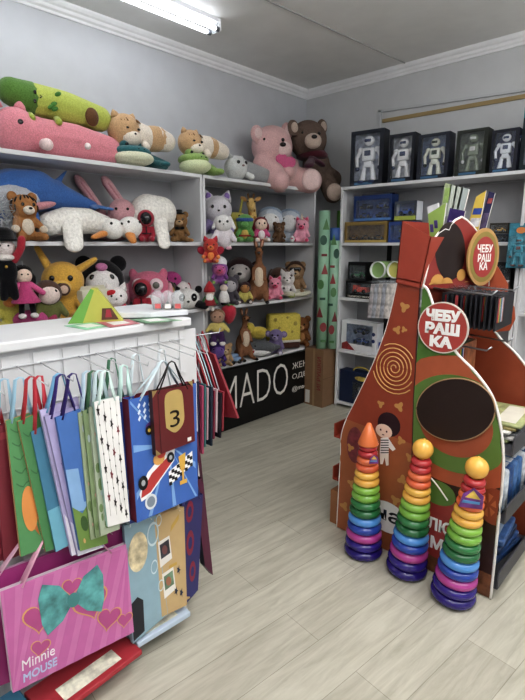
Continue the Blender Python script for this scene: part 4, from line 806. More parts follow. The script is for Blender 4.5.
M().box((0, -.01, h*.38), (w*.85, .07, h*.68), bev=.02).build('blister', mat('#bfe0ea', 'clear'), T, True)
# ---------------------------------------------------------------- corner: carton and rolls of wrapping film
T = thing('cardboard_box', 'tall brown cardboard carton lettered in red standing in the corner', 'box', (-2.815, 3.79, 0)); bx = .225; by = .2; bz = .575
ct = mat('#8c6b4b', 'card')
M().box((0, 0, bz/2), (bx, by, bz)).build('carton', ct, T, bev=.003)
bf = Fr((0, -by/2, 0), (1, 0, 0), (0, 0, 1), (0, -1, 0)); bs = Fr((bx/2, 0, 0), (0, 1, 0), (0, 0, 1), (1, 0, 0))
text('lettering', 'ИГРУШКИ', mat('#8c3030', 'card'), T, bf, .085, .17, .33, .045, rot=math.pi/2, bold=.02)
M().prism(rect(-.1, .02, -.045, .15), bf, .001).build('label_sticker', mat('#d9d6d0', 'card'), T); M().prism(rect(-.012, .0, .012, bz), bf, .0008).build('packing_tape', mat('#a5855d', 'card'), T)
M().prism(rect(-.1, bz*.5-.002, .1, bz*.5+.002), bs, .0008).build('seam', mat('#6d523a', 'card'), T)
def roll(label, px, pyt, Y, zb, r, col, mk=None, band=None):
    b = ay(px, 300, Y); top = ay(px, pyt, Y).z; T = thing('wrap_roll', label, 'wrapping roll', (b.x, Y, zb)); h = top-zb
    M().lathe([(0, 0), (r, 0), (r, h), (r*.8, h), (r*.8, h-.01), (0, h-.01)], n=24).build('film', mat(col, 'card'), T, True)
    if mk:
        rng = random.Random(px); a = math.atan2(-Y, -b.x)
        for i, z in enumerate([h*(.06+.105*j) for j in range(9)]):
            th = a + rng.uniform(-.5, .5); n = Vector((math.cos(th), math.sin(th), 0)); fr = Fr(n*(r-.006), (-n.y, n.x, 0), (0, 0, 1), n)
            M().prism(circ(0, z, r*.62, .045, 14) if i % 3 == 1 else ([(-r*.6, z-.04), (r*.6, z-.04), (0, z+.06)] if i % 3 == 2 else rect(-r*.6, z-.01, r*.4, z+.012)), fr, .008).build('printed_mark', mat([mk, '#8c3436', '#7a2c30', '#2f5a4a'][i % 4], 'card'), T)
    if band: M().lathe([(r*1.01, h*.9), (r*1.03, h*.9), (r*1.03, h), (r*1.01, h)], n=24).build('end_band', mat(band, 'card'), T, True)
roll('tall mint green wrapping roll with letters standing on the carton', 322.5, 211, 3.755, .577, .052, '#8dbb9c', '#4f7f4a')
roll('shorter mint wrapping roll with a blue end band beside the taller roll', 333, 228, 3.82, .577, .044, '#93bfa2', '#4f7f4a', '#3f66a8')
roll('plain bright green wrapping roll behind the mint rolls', 339, 211, 4.07, .0, .045, '#5f9a3c')
# ---------------------------------------------------------------- red and orange cardboard display
SY, SB, XL, XM, XRt = 2.085, 2.62, -1.405, -.965, -.575
T = thing('display_stand', 'two-sided orange cardboard display with a round red sign and curved edges', 'display stand', (-.99, 2.35, 0)); SO = Vector((-.99, 2.35, 0))
ST = T
fr = Fr(Vector((0, SY, 0))-SO, (1, 0, 0), (0, 0, 1), (0, -1, 0))     # front: x = world X, y = world Z
def s2(px, py): p = ay(px, py, SY); return (p.x, p.z)
def inter(pts, n=8):
    """smooth open curve through points (Catmull-Rom)"""
    out = []; P_ = [pts[0]]+list(pts)+[pts[-1]]
    for i in range(1, len(P_)-2):
        for j in range(n):
            t = j/n; a, b, c, d = P_[i-1], P_[i], P_[i+1], P_[i+2]
            out.append(tuple(.5*((2*b[q])+(-a[q]+c[q])*t+(2*a[q]-5*b[q]+4*c[q]-d[q])*t*t+(-a[q]+3*b[q]-3*c[q]+d[q])*t**3) for q in range(len(b))))
    out.append(tuple(pts[-1])); return out
rc = inter([(-.575, .005), (-.578, .35), (-.585, .67), (-.638, .895), (-.722, 1.01), (-.822, 1.095), (-.905, 1.215), (-.965, 1.345), (-.992, 1.372)], 6)
lc = inter([(-1.405, .005), (-1.398, .4), (-1.39, .585), (-1.305, .79), (-1.215, 1.0), (-1.155, 1.19), (-1.118, 1.383)], 6)
orange, red_, rust = mat('#a8531f', 'card'), mat('#963a1b', 'card'), mat('#7c2c18', 'card')
edge = mat('#e6e2dc', 'card')
lp = lc + [(-1.005, 1.366), (-1.0, .84), (XM, .005)]
rp_ = [(XM, .005)] + rc + [(-1.0, .84)]
M().prism(lp, fr, .006, -.006).build('side_panel', mat('#a2582a', 'card'), T, label='orange panel printed with a girl, a spiral and petals')
M().prism(rp_, fr, .006, -.006).build('side_panel', mat('#3a1f16', 'card'), T, label='panel of dark brown print with green and orange rings')
# upper red wash of the left panel and colour fields of the right one
def clip(poly, path, cx):  # keep printed shape points within the panel's right curve
    return poly
M().prism([p for p in lc if p[1] > .62]+[(-1.005, 1.366), (-1.0, .84), (-.991, .62)], fr, .0008, 0).build('red_print', red_, T)
up = [p for p in rc if p[1] > .9]
M().prism([(-1.0, 1.0)]+[(-1.0, .9)]+up[:1]+up, fr, .0008, 0).build('green_print', mat('#4f7a2a', 'card'), T)
def disc(cx, cz, rx, rz, n=48):
    pts = []
    for x, z in circ(cx, cz, rx, rz, n):
        lim = min(rc, key=lambda q: abs(q[1]-z))[0]-.006; lim2 = -1.0+(.84-z)*.04 if z < .84 else -1.0
        pts.append((max(min(x, lim), lim2+.002), z))
    return pts
M().prism(disc(-.80, .78, .36, .30), fr, .0008, .0009).build('orange_ring_print', mat('#b1552a', 'card'), T)
M().prism(disc(-.80, .77, .25, .225), fr, .0008, .0018).build('green_ring_print', mat('#5c8030', 'card'), T)
M().prism(disc(-.80, .77, .165, .15), fr, .0008, .0027).build('rust_ring_print', mat('#a8502a', 'card'), T)
M().prism(disc(-.83, .255, .14, .17), fr, .0008, .0012).build('red_circle_print', mat('#a5342c', 'card'), T)
M().prism(disc(-.85, .42, .085, .06), fr, .0008, .002).build('leaf_print', mat('#5c8030', 'card'), T)
M().tube([fr.p(x, z, .0035) for x, z in inter([(-.93, .5), (-.87, .47), (-.8, .40)], 5)], .004, 6).build('stem_print', edge, T)
lt = mat('#efece6', 'card')
text('lettering', 'ЛЮБ', lt, T, fr, s2(427, 531)[0], .225, .17, .065, .0028, bold=.04); text('lettering', 'МЫ', lt, T, fr, s2(430, 548)[0], .13, .13, .065, .0028, bold=.04)
M().prism(disc(-.6, .445, .07, .085, 24), fr, .0008, .001).build('orange_slice_print', mat('#8f3d1c', 'card'), T)
k = M()
for i in range(6): a = i*math.pi/3+.3; k.prism([(-.625+.01*math.cos(a), .445+.012*math.sin(a)), (-.625+.034*math.cos(a-.32), .445+.055*math.sin(a-.32)), (-.625+.034*math.cos(a+.32), .445+.055*math.sin(a+.32))], fr, .0008, .002)
k.build('slice_pattern', mat('#b8622c', 'card'), T)
M().prism([(XM+.03, .006), (-.579, .006), (-.579, .12), (XM+.05, .12)], fr, .0006, .0004).build('bottom_print', mat('#7a4a26', 'print'), T)
# white cut edges
M().tube([fr.p(x, z, -.003) for x, z in rc], .0065, 6).build('cut_edge', edge, T, True); M().tube([fr.p(x, z, -.003) for x, z in lc], .0045, 6).build('cut_edge', edge, T, True)
M().tube([fr.p(-1.005, 1.366, .001), fr.p(-1.0, .84, .001), fr.p(XM, .005, .001)], .003, 6).build('panel_seam', mat('#3a1410', 'card'), T)
# spiral, petals, girl and oval on the left panel
cx, cz = -1.108, .975; gold = mat('#d9a85a', 'card')
sp = []
for i in range(150):
    a = i*.26; rr = .008+.0033*a
    if rr < .168: sp.append((cx+rr*math.cos(a)*.95, cz+rr*math.sin(a)))
def inside(x, z):
    l = min(lc, key=lambda q: abs(q[1]-z))[0]+.008
    return l < x < -1.006
seg, run = [], []
for p in sp:
    if inside(*p): run.append(p)
    else:
        if len(run) > 2: seg.append(run)
        run = []
if len(run) > 2: seg.append(run)
k = M()
for s_ in seg: k.tube([fr.p(x, z, .0015) for x, z in s_], .0028, 5)
k.build('spiral_pattern', gold, T)
k = M()
for x, z, s_, a in ((-1.075, 1.27, .02, .3), (-1.105, 1.16, .017, 1), (-1.07, 1.165, .012, 2), (-1.17, .78, .016, .5), (-1.07, .79, .02, 1), (-1.335, .5, .018, .2), (-1.32, .3, .02, .8), (-1.03, .42, .022, 1.5), (-1.06, .3, .022, .4), (-1.36, .15, .022, 1.1), (-1.05, .62, .018, 0), (-1.0, .55, .018, .4)):
    k = M(); k.prism([(x+s_*(1+.35*math.cos(3*(t-a)))*math.cos(t), z+s_*(1+.35*math.cos(3*(t-a)))*math.sin(t)) for t in [2*math.pi*j/24 for j in range(24)]], fr, .0008, .0012); k.build('petal_print', mat('#c08a3f', 'card'), T)
gx = s2(390, 440)
def gp(px, py): return s2(px, py)
girl = [('girl_print_hair', '#2a1420', circ(*gp(389, 424.5), .062, .062, 24)), ('girl_print_face', '#e8c9b4', circ(*gp(384, 431), .046, .036, 20)), ('girl_print_shirt', '#ece8e2', [gp(381, 438), gp(388, 437), gp(396, 449), gp(393, 451), gp(389, 447), gp(389, 454), gp(380, 453)]), ('girl_print_trousers', '#e9e0d4', [gp(380, 453), gp(389, 454), gp(389, 465), gp(386.5, 465.5), gp(385, 457), gp(383, 464), gp(380.5, 464)])]
for i, (nm, col, poly) in enumerate(girl): M().prism(poly, fr, .0006, .0012+.0007*i).build(nm, mat(col, 'card'), T)
k = M()
for y in (439.5, 442, 444.5, 447, 449.5, 452): k.prism([gp(381, y), gp(389, y), gp(389, y+1), gp(381, y+1)], fr, .0005, .0034)
k.build('shirt_stripe_pattern', mat('#1f2028', 'card'), T)
k = M()
for a, b_ in ((381, 429.5), (387, 431.5)): k.prism(circ(*gp(a, b_), .005, .006, 8), fr, .0005, .003)
k.prism(circ(*gp(383.5, 434.5), .008, .003, 8), fr, .0005, .003); k.build('girl_print_features', mat('#5a2a2a', 'card'), T)
M().prism(circ(*s2(387, 517), .115, .085, 28), fr, .0008, .0012).build('white_oval_print', mat('#e3dfd8', 'card'), T)
text('lettering', 'на', mat('#15110f', 'card'), T, fr, s2(375, 521)[0], s2(385, 520)[1], .14, .06, .0022, bold=.02)
M().prism(circ(*s2(355, 445), .05, .1, 20), fr, .0006, .0011).build('leaf_print', mat('#7a3038', 'print'), T)
# red slant-topped magazine holder
bl_, br_ = (-1.118, 1.383), (-1.0, 1.366)
def blk(x, z, y): return Vector((x, y, z))-SO
D1 = 2.56
q = [blk(-1.12, 1.38, SY-.012), blk(-1.0, 1.362, SY-.012), blk(-1.0, 1.362, D1), blk(-1.12, 1.38, D1)]
tp = [blk(-1.107, 1.655, SY-.012), blk(-.965, 1.585, SY-.012), blk(-.965, 1.585, D1), blk(-1.107, 1.655, D1)]
k = M()
for a, b_ in ((0, 1), (1, 2), (2, 3), (3, 0)):
    nrm = {0: Vector((0, .004, 0)), 1: Vector((-.004, 0, 0)), 2: Vector((0, -.004, 0)), 3: Vector((.004, 0, 0))}[a]
    k.hexa([q[a], q[b_], q[b_]+nrm, q[a]+nrm, tp[a], tp[b_], tp[b_]+nrm, tp[a]+nrm])
k.hexa([p+Vector((0, 0, .02)) for p in q]+[p+Vector((0, 0, .025)) for p in q]); k.build('magazine_holder', mat('#a23a22', 'card'), T)
# header board at the open side, with a plain brown die-cut shape
H0 = Vector((-.99, 2.09, 0)); H1 = Vector((-.875, 2.66, 0)); hu = (H1-H0).normalized(); hn = Vector((hu.y, -hu.x, 0)); hf = Fr(H0-SO, hu, (0, 0, 1), hn)
def hp(px, py):
    r = ray(px, py); t = (H0-O).dot(hn)/r.dot(hn); p = O+r*t-H0; return (p.dot(hu), p.z)
hd = [hp(*p) for p in ((423, 289), (428, 268), (431, 250), (434, 240), (439, 233), (445, 229), (449, 230), (451, 225), (456, 220), (462, 217), (467, 220), (473, 226), (484, 240), (490, 262), (489, 286))]
M().prism(hd, hf, .006, -.006).build('header_board', mat('#8c2a22', 'card'), T)
M().tube([hf.p(a, b_, -.003) for a, b_ in hd], .0055, 6).build('cut_edge', edge, T, True)
M().prism([hp(450+15*math.cos(t), 251+29*math.sin(t)) for t in [2*math.pi*i/36 for i in range(36)]], hf, .0008, .0006).build('brown_shape_print', mat('#241512', 'card'), T)
k = M()
for a in ((437, 283, .05), (446, 286, .05), (432, 287, .03), (466, 287, .035), (461, 275, .035)): k.prism([(x, max(y, 1.375)) for x, y in circ(*hp(a[0], a[1]), a[2], a[2]*.8, 16)], hf, .0007, .0012)
k.build('yellow_spot_pattern', mat('#c8913a', 'card'), T)
bc = hp(478.5, 257); rb = .118
bd = M().prism(circ(*bc, rb*1.12, rb*1.16, 40), hf, .008, .02).build('round_badge', mat('#b58a4a', 'card'), T)
M().prism(circ(*bc, rb*.98, rb*1.02, 40), hf, .001, .028).build('badge_ring', mat('#8c7a2c', 'card'), bd); M().prism(circ(*bc, rb*.78, rb*.82, 40), hf, .001, .0292).build('badge_face', mat('#a5302c', 'card'), bd)
for s_, dy, w_ in (('ЧЕБУ', .022, .13), ('РАШ', -.022, .11), ('КА', -.062, .07)): text('lettering', s_, lt, bd, hf, bc[0], bc[1]+dy, w_, .038, .0303, bold=.03, align='CENTER')
# round red sign with lettering
cx, cz = s2(443.5, 327.5); rs_ = (ay(468, 327, SY).x-ay(419, 327, SY).x)/2
sg = M().prism(circ(cx, cz, rs_, rs_*1.0, 48), fr, .01, .004).build('round_sign', mat('#b03a2f', 'card'), T)
M().ring(circ(cx, cz, rs_*1.03, rs_*1.03, 48), circ(cx, cz, rs_*.985, rs_*.985, 48), fr, .0105, .0038).build('sign_rim', mat('#d9cfc4', 'card'), sg)
for s_, dy, w_ in (('ЧЕБУ', .028, .155), ('РАШ', -.030, .155), ('КА', -.088, .105)): text('lettering', s_, mat('#f3f1ee', 'card'), sg, fr, cx, cz+dy, w_, .052, .0142, bold=.075, align='CENTER')
# plain dark brown rounded die-cut board on the rings
def bp(px, py): return s2(px, py)
lobes = [bp(457+39*math.cos(t), 409+31*math.sin(t)) for t in [2*math.pi*i/60 for i in range(60)]]
M().prism(lobes, fr, .01, .006).build('brown_cut_out', mat('#2a1813', 'card'), T)
M().tube([fr.p(x, z, .013) for x, z in lobes+lobes[:1]], .004, 6).build('cut_edge', mat('#a5815a', 'card'), T, True)
# back board, far side board and base
M().prism([(-x_, 0) for x_ in ()] or lp, Fr(Vector((0, SB, 0))-SO, (1, 0, 0), (0, 0, 1), (0, -1, 0)), .006).build('side_panel', rust, T)
fb = Fr(Vector((0, SB, 0))-SO, (1, 0, 0), (0, 0, 1), (0, -1, 0))
M().prism(rp_, fb, .006).build('side_panel', mat('#9c4420', 'card'), T); M().tube([fb.p(x, z, .003) for x, z in rc], .0065, 6).build('cut_edge', edge, T, True)
sc = [ (x, z) for x, z in ((-.99, 1.37), (-.98, 1.5), (-.9, 1.5), (-.84, 1.42), (-.8, 1.36), (-.795, 1.28), (-.76, 1.25), (-.75, 1.19), (-.77, 1.13), (-.835, 1.115), (-.9, 1.2))]
M().prism([(x+.0, z) for x, z in sc], fb, .005, .002).build('scalloped_board', mat('#b5532c', 'card'), T)
M().box(Vector((-.995, (SY+SB)/2, .68))-SO, (.006, SB-SY-.02, 1.36)).build('back_board', rust, T)
def tray(z, xo, xi, front, dz=.09, side=1):
    k = M(); y0, y1 = SY+.006, SB-.006
    k.box(Vector(((xo+xi)/2, (y0+y1)/2, z))-SO, (abs(xo-xi), y1-y0, .006)); k.box(Vector((xo, (y0+y1)/2, z+dz/2))-SO, (.006, y1-y0, dz))
    k.build('tray', mat(front, 'card'), T)
for z in (.06, .38, .69): tray(z, -.555, -.985, '#4a4a50', .08)
for z in (.28, .53): tray(z, -1.445, -1.0, '#9c3a22', .075)
M().box(Vector((-1.435, 2.36, .1))-SO, (.07, .5, .2)).build('tray', mat('#9a6234', 'card'), T)
for z, y in ((1.36, 2.3), (1.12, 2.3)):
    for dy in (-.14, .14): M().tube([Vector((-.99, y+dy, z))-SO, Vector((-.72, y+dy, z-.015))-SO, Vector((-.70, y+dy, z+.004))-SO], .004).build('hook', mat('#a8acb2', 'metal'), T, True)
# ---------------------------------------------------------------- magazines in the holder
def sheet(name, label, cat, px4, Y, t, col, deco=None, group=None):
    P4 = [ay(a, b_, Y) for a, b_ in px4]; base = (P4[2]+P4[3])/2; T = thing(name, label, cat, base); off = Vector((0, t, 0))
    A = [p-base for p in P4]
    M().hexa([A[3], A[2], A[2]+off, A[3]+off, A[0], A[1], A[1]+off, A[0]+off]).build('cover', mat(col, 'card'), T)
    B = [p+off*.15 for p in A]; u = (A[1]-A[0])
    M().hexa([A[3]+off*.12+u*.02, A[2]+off*.12+u*.03, A[2]+off*.88+u*.03, A[3]+off*.88+u*.02, A[0]+off*.12+u*.02, A[1]+off*.12+u*.03, A[1]+off*.88+u*.03, A[0]+off*.88+u*.02]).build('page_block', mat('#d8d6d0', 'card'), T)
    if deco: deco(T, A)
    return T
def patches(cols):
    def f(T, A):
        o = A[3]; U, V = A[2]-A[3], A[0]-A[3]; ff = Fr(o, U, V, (0, -1, 0))
        for (x0, y0, x1, y1, c) in cols: M().prism(rect(x0, y0, x1, y1), ff, .001).build('printed_patch', mat(c, 'print'), T)
    return f
sheet('magazine', 'green booklet with two purple patches leaning in the red holder', 'magazine', [(428, 214), (446, 203), (441, 240), (430, 240)], 2.2, .006, '#8fae4a', patches([(.1, .3, .4, .6, '#4a3a7c'), (.5, .45, .8, .75, '#4a3a7c')]))
sheet('magazine', 'dark purple booklet beside the green one in the red holder', 'magazine', [(450, 208), (465, 211), (456, 250), (441, 247)], 2.42, .006, '#3c2a6e', patches([(.15, .3, .85, .34, '#8a7ab0'), (.15, .42, .85, .46, '#8a7ab0'), (.15, .54, .85, .58, '#8a7ab0'), (.15, .66, .7, .70, '#8a7ab0')]))
sheet('magazine', 'white booklet standing at the outer end of the red holder', 'magazine', [(427, 207), (438, 203), (441, 228), (430, 230)], 2.4, .008, '#d9dadc')
for i, (c, l) in enumerate((('#a9b88c', 'pale green booklet with a picture, tallest in the red holder'), ('#c3cdbf', 'pale mint booklet next to the tallest one in the holder'), ('#b7c1b5', 'grey green booklet third in the pale row of the holder'), ('#aab5b3', 'slate booklet last in the pale row of the holder'))):
    sheet('magazine', l, 'magazine', [(445+i*5.5, 183+i*1.4), (452+i*5.6, 184.5+i*1.6), (447+i*5, 216), (440+i*5, 216)], 2.46-.0*i, .007+.002*i, c, patches([(.15, .4, .85, .85, '#8fae5a')]) if i == 0 else None)
sheet('magazine', 'bright yellow booklet with a blue patch behind the brown header', 'magazine', [(476, 197), (486, 190.5), (478, 232), (466, 232)], 2.52, .007, '#d9b92c', patches([(.1, .5, .8, .68, '#2f4a9c'), (.1, .15, .9, .4, '#d8d4e0')]))
sheet('magazine', 'dark blue booklet with a small red patch, rearmost in the holder', 'magazine', [(489, 191.5), (495, 193), (484, 234), (477, 234)], 2.545, .007, '#2c2a58', patches([(.2, .72, .8, .84, '#a84a4a'), (.15, .1, .85, .5, '#564a6a')]))
# ---------------------------------------------------------------- pen packs on the hooks
rng = random.Random(5)
PL = ['first', 'second', 'third', 'fourth', 'fifth', 'sixth', 'seventh', 'eighth', 'ninth', 'tenth', 'eleventh', 'twelfth', 'thirteenth', 'fourteenth', 'fifteenth', 'sixteenth']
for row, (y0, z1, hh, n, x0) in enumerate(((2.16, 1.34, .15, 12, -.94), (2.16, 1.1, .19, 7, -.965))):
    for i in range(n):
        x = x0+i*(.021 if row == 0 else .018); wd = .28
        col = ['#1c1d24', '#23242c', '#1a1b20'][i % 3] if row == 0 else ['#7a3a2c', '#3a5a6e', '#8a6a3a', '#2c2c38', '#5a3a6e', '#3c6a4a', '#a0603a'][i]
        T = thing('pen_pack', ('black pen pack, %s from the back of the upper hook' if row == 0 else 'colourful craft pack, %s from the back of the lower hook') % PL[i], 'pen pack', (x, y0+wd/2, z1), R(4))
        M().box((0, 0, -hh/2), (.009, wd, hh), bev=.002).build('pack', mat(col, 'card' if row == 0 else 'print'), T)
        M().prism([(-wd*.3, 0), (wd*.3, 0), (wd*.24, .028), (-wd*.24, .028)], Fr((-.001, 0, 0), (0, 1, 0), (0, 0, 1)), .002).build('hanging_tab', mat('#8d9199', 'clear'), T)
        if i == n-1 or i % 4 == 0:
            for j, c in enumerate(('#b52f38', '#c9a52c', '#3f8a3f', '#2f5aa8', '#c8c8cc', '#a8412c')): M().box((.0045, -wd*.42+wd*.05*j, -hh*.42), (.004, wd*.04, hh*.7)).build('pen', mat(c, 'plastic'), T)
        if i == 3 and row == 0:
            for j, c in enumerate(('#4a9a3f', '#c9c03c', '#b5322f')): M().box((.001, -wd/2-.002, -hh*.45), (.012, .003, hh*.8), bev=0).build('spine_print', mat('#9a3438', 'card'), T) if j == 0 else None
# ---------------------------------------------------------------- goods lying in the trays
def pack(name, label, cat, c, d, col, rot=(0, 0, 0), band=None, kind='print'):
    T = thing(name, label, cat, c); T.rotation_euler = rot
    M().box((0, 0, d[2]/2), d, bev=min(d)*.25).build('wrapper', mat(col, kind), T, True)
    if band: M().box((d[0]*.2, 0, d[2]+.0005), (d[0]*.35, d[1]*.8, .001)).build('printed_band', mat(band, 'card'), T)
    return T
for i in range(6): pack('colouring_book', 'colouring book with pale page edges, %s from the bottom of the upper tray heap' % PL[i], 'book', (-.715+.008*(i % 3), 2.36+.01*((i*7) % 3), .697+i*.0135), (.24, .3+.02*(i % 2), .012), ['#7f8a5a', '#c9c7c2', '#6a6e72', '#d3d0c8', '#8a7f4a', '#9aa06a'][i], (0, 0, R((i*37) % 11-5)), '#d8d4c4')
for i in range(7): pack('marker_set', 'blue and white marker set standing in the middle tray, %s from the panel' % PL[i], 'marker set', (-.68, 2.14+i*.062, .385), (.19, .05, .2), ['#3f6fa8', '#c9d0da', '#2f558c', '#4a7ab5'][i % 4], (R(6), 0, 0), '#d9dde4') 
for i in range(4): pack('craft_kit', 'flat blue craft kit in the lowest tray, %s from the bottom' % PL[i], 'craft kit', (-.725, 2.36, .067+i*.036), (.25, .36-.03*i, .034), ['#22406e', '#2b4c80', '#1d3358', '#3a5f94'][i], (0, 0, R(i*4-6)), '#9fb4cc')
pack('toy_box', 'tiny blue packet peeping out of the lowest left tray', 'packet', (-1.425, 2.2, .203), (.03, .09, .05), '#3f6a94')
# ---------------------------------------------------------------- stacking ring towers
cols = ['#2f1f78', '#352386', '#b53a94', '#2b49a8', '#4a92da', '#216b3c', '#2a7a42', '#74ae2f', '#82b834', '#e3a92a', '#e8b22f', '#dd5f2b', '#e06a30', '#b82a30', '#c02f36']
def tower(label, px, pyb, topkind, tag, lean=0):
    b = az(px, pyb, 0); b = Vector((b.x, b.y, .098*math.sin(R(lean)))); T = thing('ring_tower', label, 'stacking toy', b, 0, ry=R(lean)); zt = .012; n = len(cols)
    M().lathe([(0, .0), (.016, .0), (.011, .6), (0, .62)], n=12).build('pole', mat('#d8b52c', 'plastic'), T, True)
    z = 0
    for i, c in enumerate(cols):
        f = i/(n-1); Ro = .098-.052*f; th = .047-.013*f; rr = th/2; cr = Ro-rr
        prof = [(cr+rr*math.cos(a), z+rr+rr*1.02*math.sin(a)) for a in [2*math.pi*j/12 for j in range(12)]]
        k = M(); nn = 32; rings = [[Vector((p[0]*math.cos(2*math.pi*j/nn), p[0]*math.sin(2*math.pi*j/nn), p[1])) for p in prof] for j in range(nn)]
        vs_ = [[k.bm.verts.new(p) for p in r] for r in rings]
        for j in range(nn):
            for q in range(12): k.bm.faces.new((vs_[j][q], vs_[(j+1) % nn][q], vs_[(j+1) % nn][(q+1) % 12], vs_[j][(q+1) % 12]))
        k.build('ring', mat(c, 'plastic'), T, True); z += th*.985
    if topkind == 'cone': M().lathe([(0, z-.004), (.05, z-.004), (.052, z+.004), (.03, z+.06), (.01, z+.105), (0, z+.108)], n=24).build('cone_top', mat('#e8762c', 'plastic'), T, True)
    else: M().ell((0, 0, z+.043), .047, u=24, v=16).lathe([(.006, z+.086), (.006, z+.094), (0, z+.095)], n=8).build('ball_top', mat('#efb22e', 'plastic'), T, True)
    if tag:
        d = Vector((-b.x, -b.y, 0)).normalized(); sd = Vector((-d.y, d.x, 0)); fr_ = Fr(d*.068+sd*tag[0], sd, Vector((0, 0, 1)), d)
        s = tag[1]; zz = tag[2]
        tg = M().prism([(-s, zz-s), (s, zz-s*.7), (s*.9, zz+s*.6), (0, zz+s*1.2), (-s*.8, zz+s*.4)], fr_, .0015).build('paper_tag', mat('#7a3a8c', 'print'), T)
        M().prism([(-s*.6, zz+s*.1), (s*.7, zz+s*.2), (0, zz+s*.95)], fr_, .001, .0016).build('tag_print', mat('#d9b53a', 'print'), tg); M().prism([(-s*.8, zz-s*.5), (s*.7, zz-s*.3), (s*.7, zz-s*.05), (-s*.7, zz-s*.2)], fr_, .001, .0016).build('tag_print', mat('#4f8fc4', 'card'), tg)
    return T
tower('rainbow ring tower with an orange cone top before the striped-shirt girl', 363, 552, 'cone', (.03, .022, .545))
tower('rainbow ring tower with a yellow ball top between two other towers', 406, 571, 'ball', None, 3.6)
tower('rainbow ring tower with a yellow ball top and a paper tag, nearest the trays', 452, 598, 'ball', (.0, .045, .53), 4.6)
# ---------------------------------------------------------------- counter with slatted front
T = thing('display_counter', 'white shop counter with slatted front hung with gift bags', 'counter', (-1.82, .45, 0))
co = T.location; cp = lambda x, y, z: Vector((x, y, z))-co
wh = mat('#d2d3d5', 'paint')
M().box(cp(-1.80, .45, .63), (.3, 1.62, 1.18), bev=.003).build('cabinet', wh, T)
M().box(cp(-1.81, .43, 1.235), (.38, 1.69, .034), bev=.006).build('counter_top', mat('#dadbdd', 'paint'), T)
k = M()
for i in range(17): k.box(cp(-1.6475, -.33+.1*i, .64), (.004, .088, 1.12), bev=.0015)
k.build('slat_panel', mat('#d6d7d9', 'paint'), T)
k = M()
for z in (1.165, 1.02, .87): k.box(cp(-1.642, .45, z), (.004, 1.6, .004))
k.build('hook_rail', mat('#dcdee1', 'plastic'), T)
HY = [.45, .57, .645, .78, .845, .91, .97, 1.04, 1.11, 1.17]
for y in HY: M().tube([cp(-1.638, y, 1.165), cp(-1.45, y, 1.15), cp(-1.405, y, 1.146), cp(-1.395, y, 1.163)], .002, 6).build('hook', mat('#d5d7da', 'plastic'), T, True)
M().tube([cp(-1.66, 1.262, 1.165), cp(-1.66, 1.46, 1.16), cp(-1.66, 1.47, 1.18)], .003, 6).build('hook', mat('#b9bcc2', 'metal'), T, True)
M().box(cp(-1.56, .3, .05), (.2, 1.56, .012)).box(cp(-1.465, .3, .06), (.012, 1.56, .03)).build('bottom_tray', mat('#d5d6d8', 'metal'), T)
M().box(cp(-1.82, .45, .02), (.25, 1.5, .04)).build('plinth', mat('#6a6a6c', 'paint'), T)
# papers, tray, cups and gable box on top
zc = 1.2525
def flyer(label, px4, col, z=zc, deco=None):
    P4 = [az(a, b_, z) for a, b_ in px4]; c = sum(P4, Vector())/4; T = thing('flyer', label, 'flyer', c)
    fr_ = Fr((0, 0, 0), (1, 0, 0), (0, 1, 0), (0, 0, 1)); M().prism([((p-c).x, (p-c).y) for p in P4], fr_, .0012).build('sheet', mat(col, 'print'), T)
    cc = [(p-c)*.55 for p in P4]; M().prism([((p).x, (p).y) for p in cc], fr_, .0004, .0013).build('printed_patch', mat(deco or '#e6e6e2', 'card'), T)
flyer('green flyer on the counter top, next to the gable box', [(64, 326), (92, 322.5), (112, 326), (86, 330)], '#7fc29a')
flyer('red and white flyer in the middle of the counter top', [(96, 322.5), (128, 319.5), (140, 323.5), (110, 327.5)], '#c46a74', zc+.0015)
flyer('green and white flyer near the counter end', [(130, 319.5), (160, 317.5), (182, 320.5), (146, 323.5)], '#6b9a74', zc+.003)
TP = [(-1.985, 1.02), (-1.80, 1.02), (-1.70, 1.13), (-1.66, 1.29), (-1.985, 1.29)]
T = thing('display_tray', 'white angled display tray under the clear cups at the counter end', 'tray', (-1.85, 1.17, zc+.006))
M().prism([(x+1.85, y-1.17) for x, y in TP], Fr((0, 0, 0), (1, 0, 0), (0, 1, 0), (0, 0, 1)), .022).build('tray', mat('#d6d9de', 'paint'), T, bev=.003)
for i, (px, lab) in enumerate(((158, 'clear plastic cup with red sticker, nearest the owl'), (168, 'clear domed plastic cup in the middle of the tray'), (178, 'clear plastic cup with red sticker, nearest the counter end'))):
    c = az(px, 309, 1.281); T = thing('plastic_cup', lab, 'cup', (c.x, c.y, 1.281))
    M().lathe([(.02, 0), (.027, .04), (.03, .05), (.026, .065), (.012, .078), (0, .08)], n=18).build('cup', mat('#e2e8ec', 'frost'), T, True); M().lathe([(.0, .001), (.018, .001), (.022, .02), (0, .022)], n=14).build('filling', mat(['#c3c6cc', '#b0a9a4', '#d0c8c6'][i], 'print'), T, True)
    d = Vector((-c.x, -c.y, 0)).normalized(); M().prism(rect(-.012, .006, .012, .026), Fr(d*.0285, Vector((-d.y, d.x, 0)), (0, 0, 1), d), .001).build('sticker', mat('#d6d0cc' if i == 1 else '#c85a5a', 'print'), T)
b = az(96, 323, zc); T = thing('gable_box', 'triangular green and yellow gift box with a photo on its face', 'box', (b.x-.05, b.y+.03, zc), R(60))
tf = Fr((0, -.05, 0), (1, 0, 0), (0, 0, 1), (0, -1, 0)); hh = ax(93, 289, b.x).z-zc
tri = [(-.105, 0), (.105, 0), (.012, hh), (-.012, hh)]
M().prism(tri, tf, .06, -.06).build('box_body', mat('#b9b93c', 'card'), T)
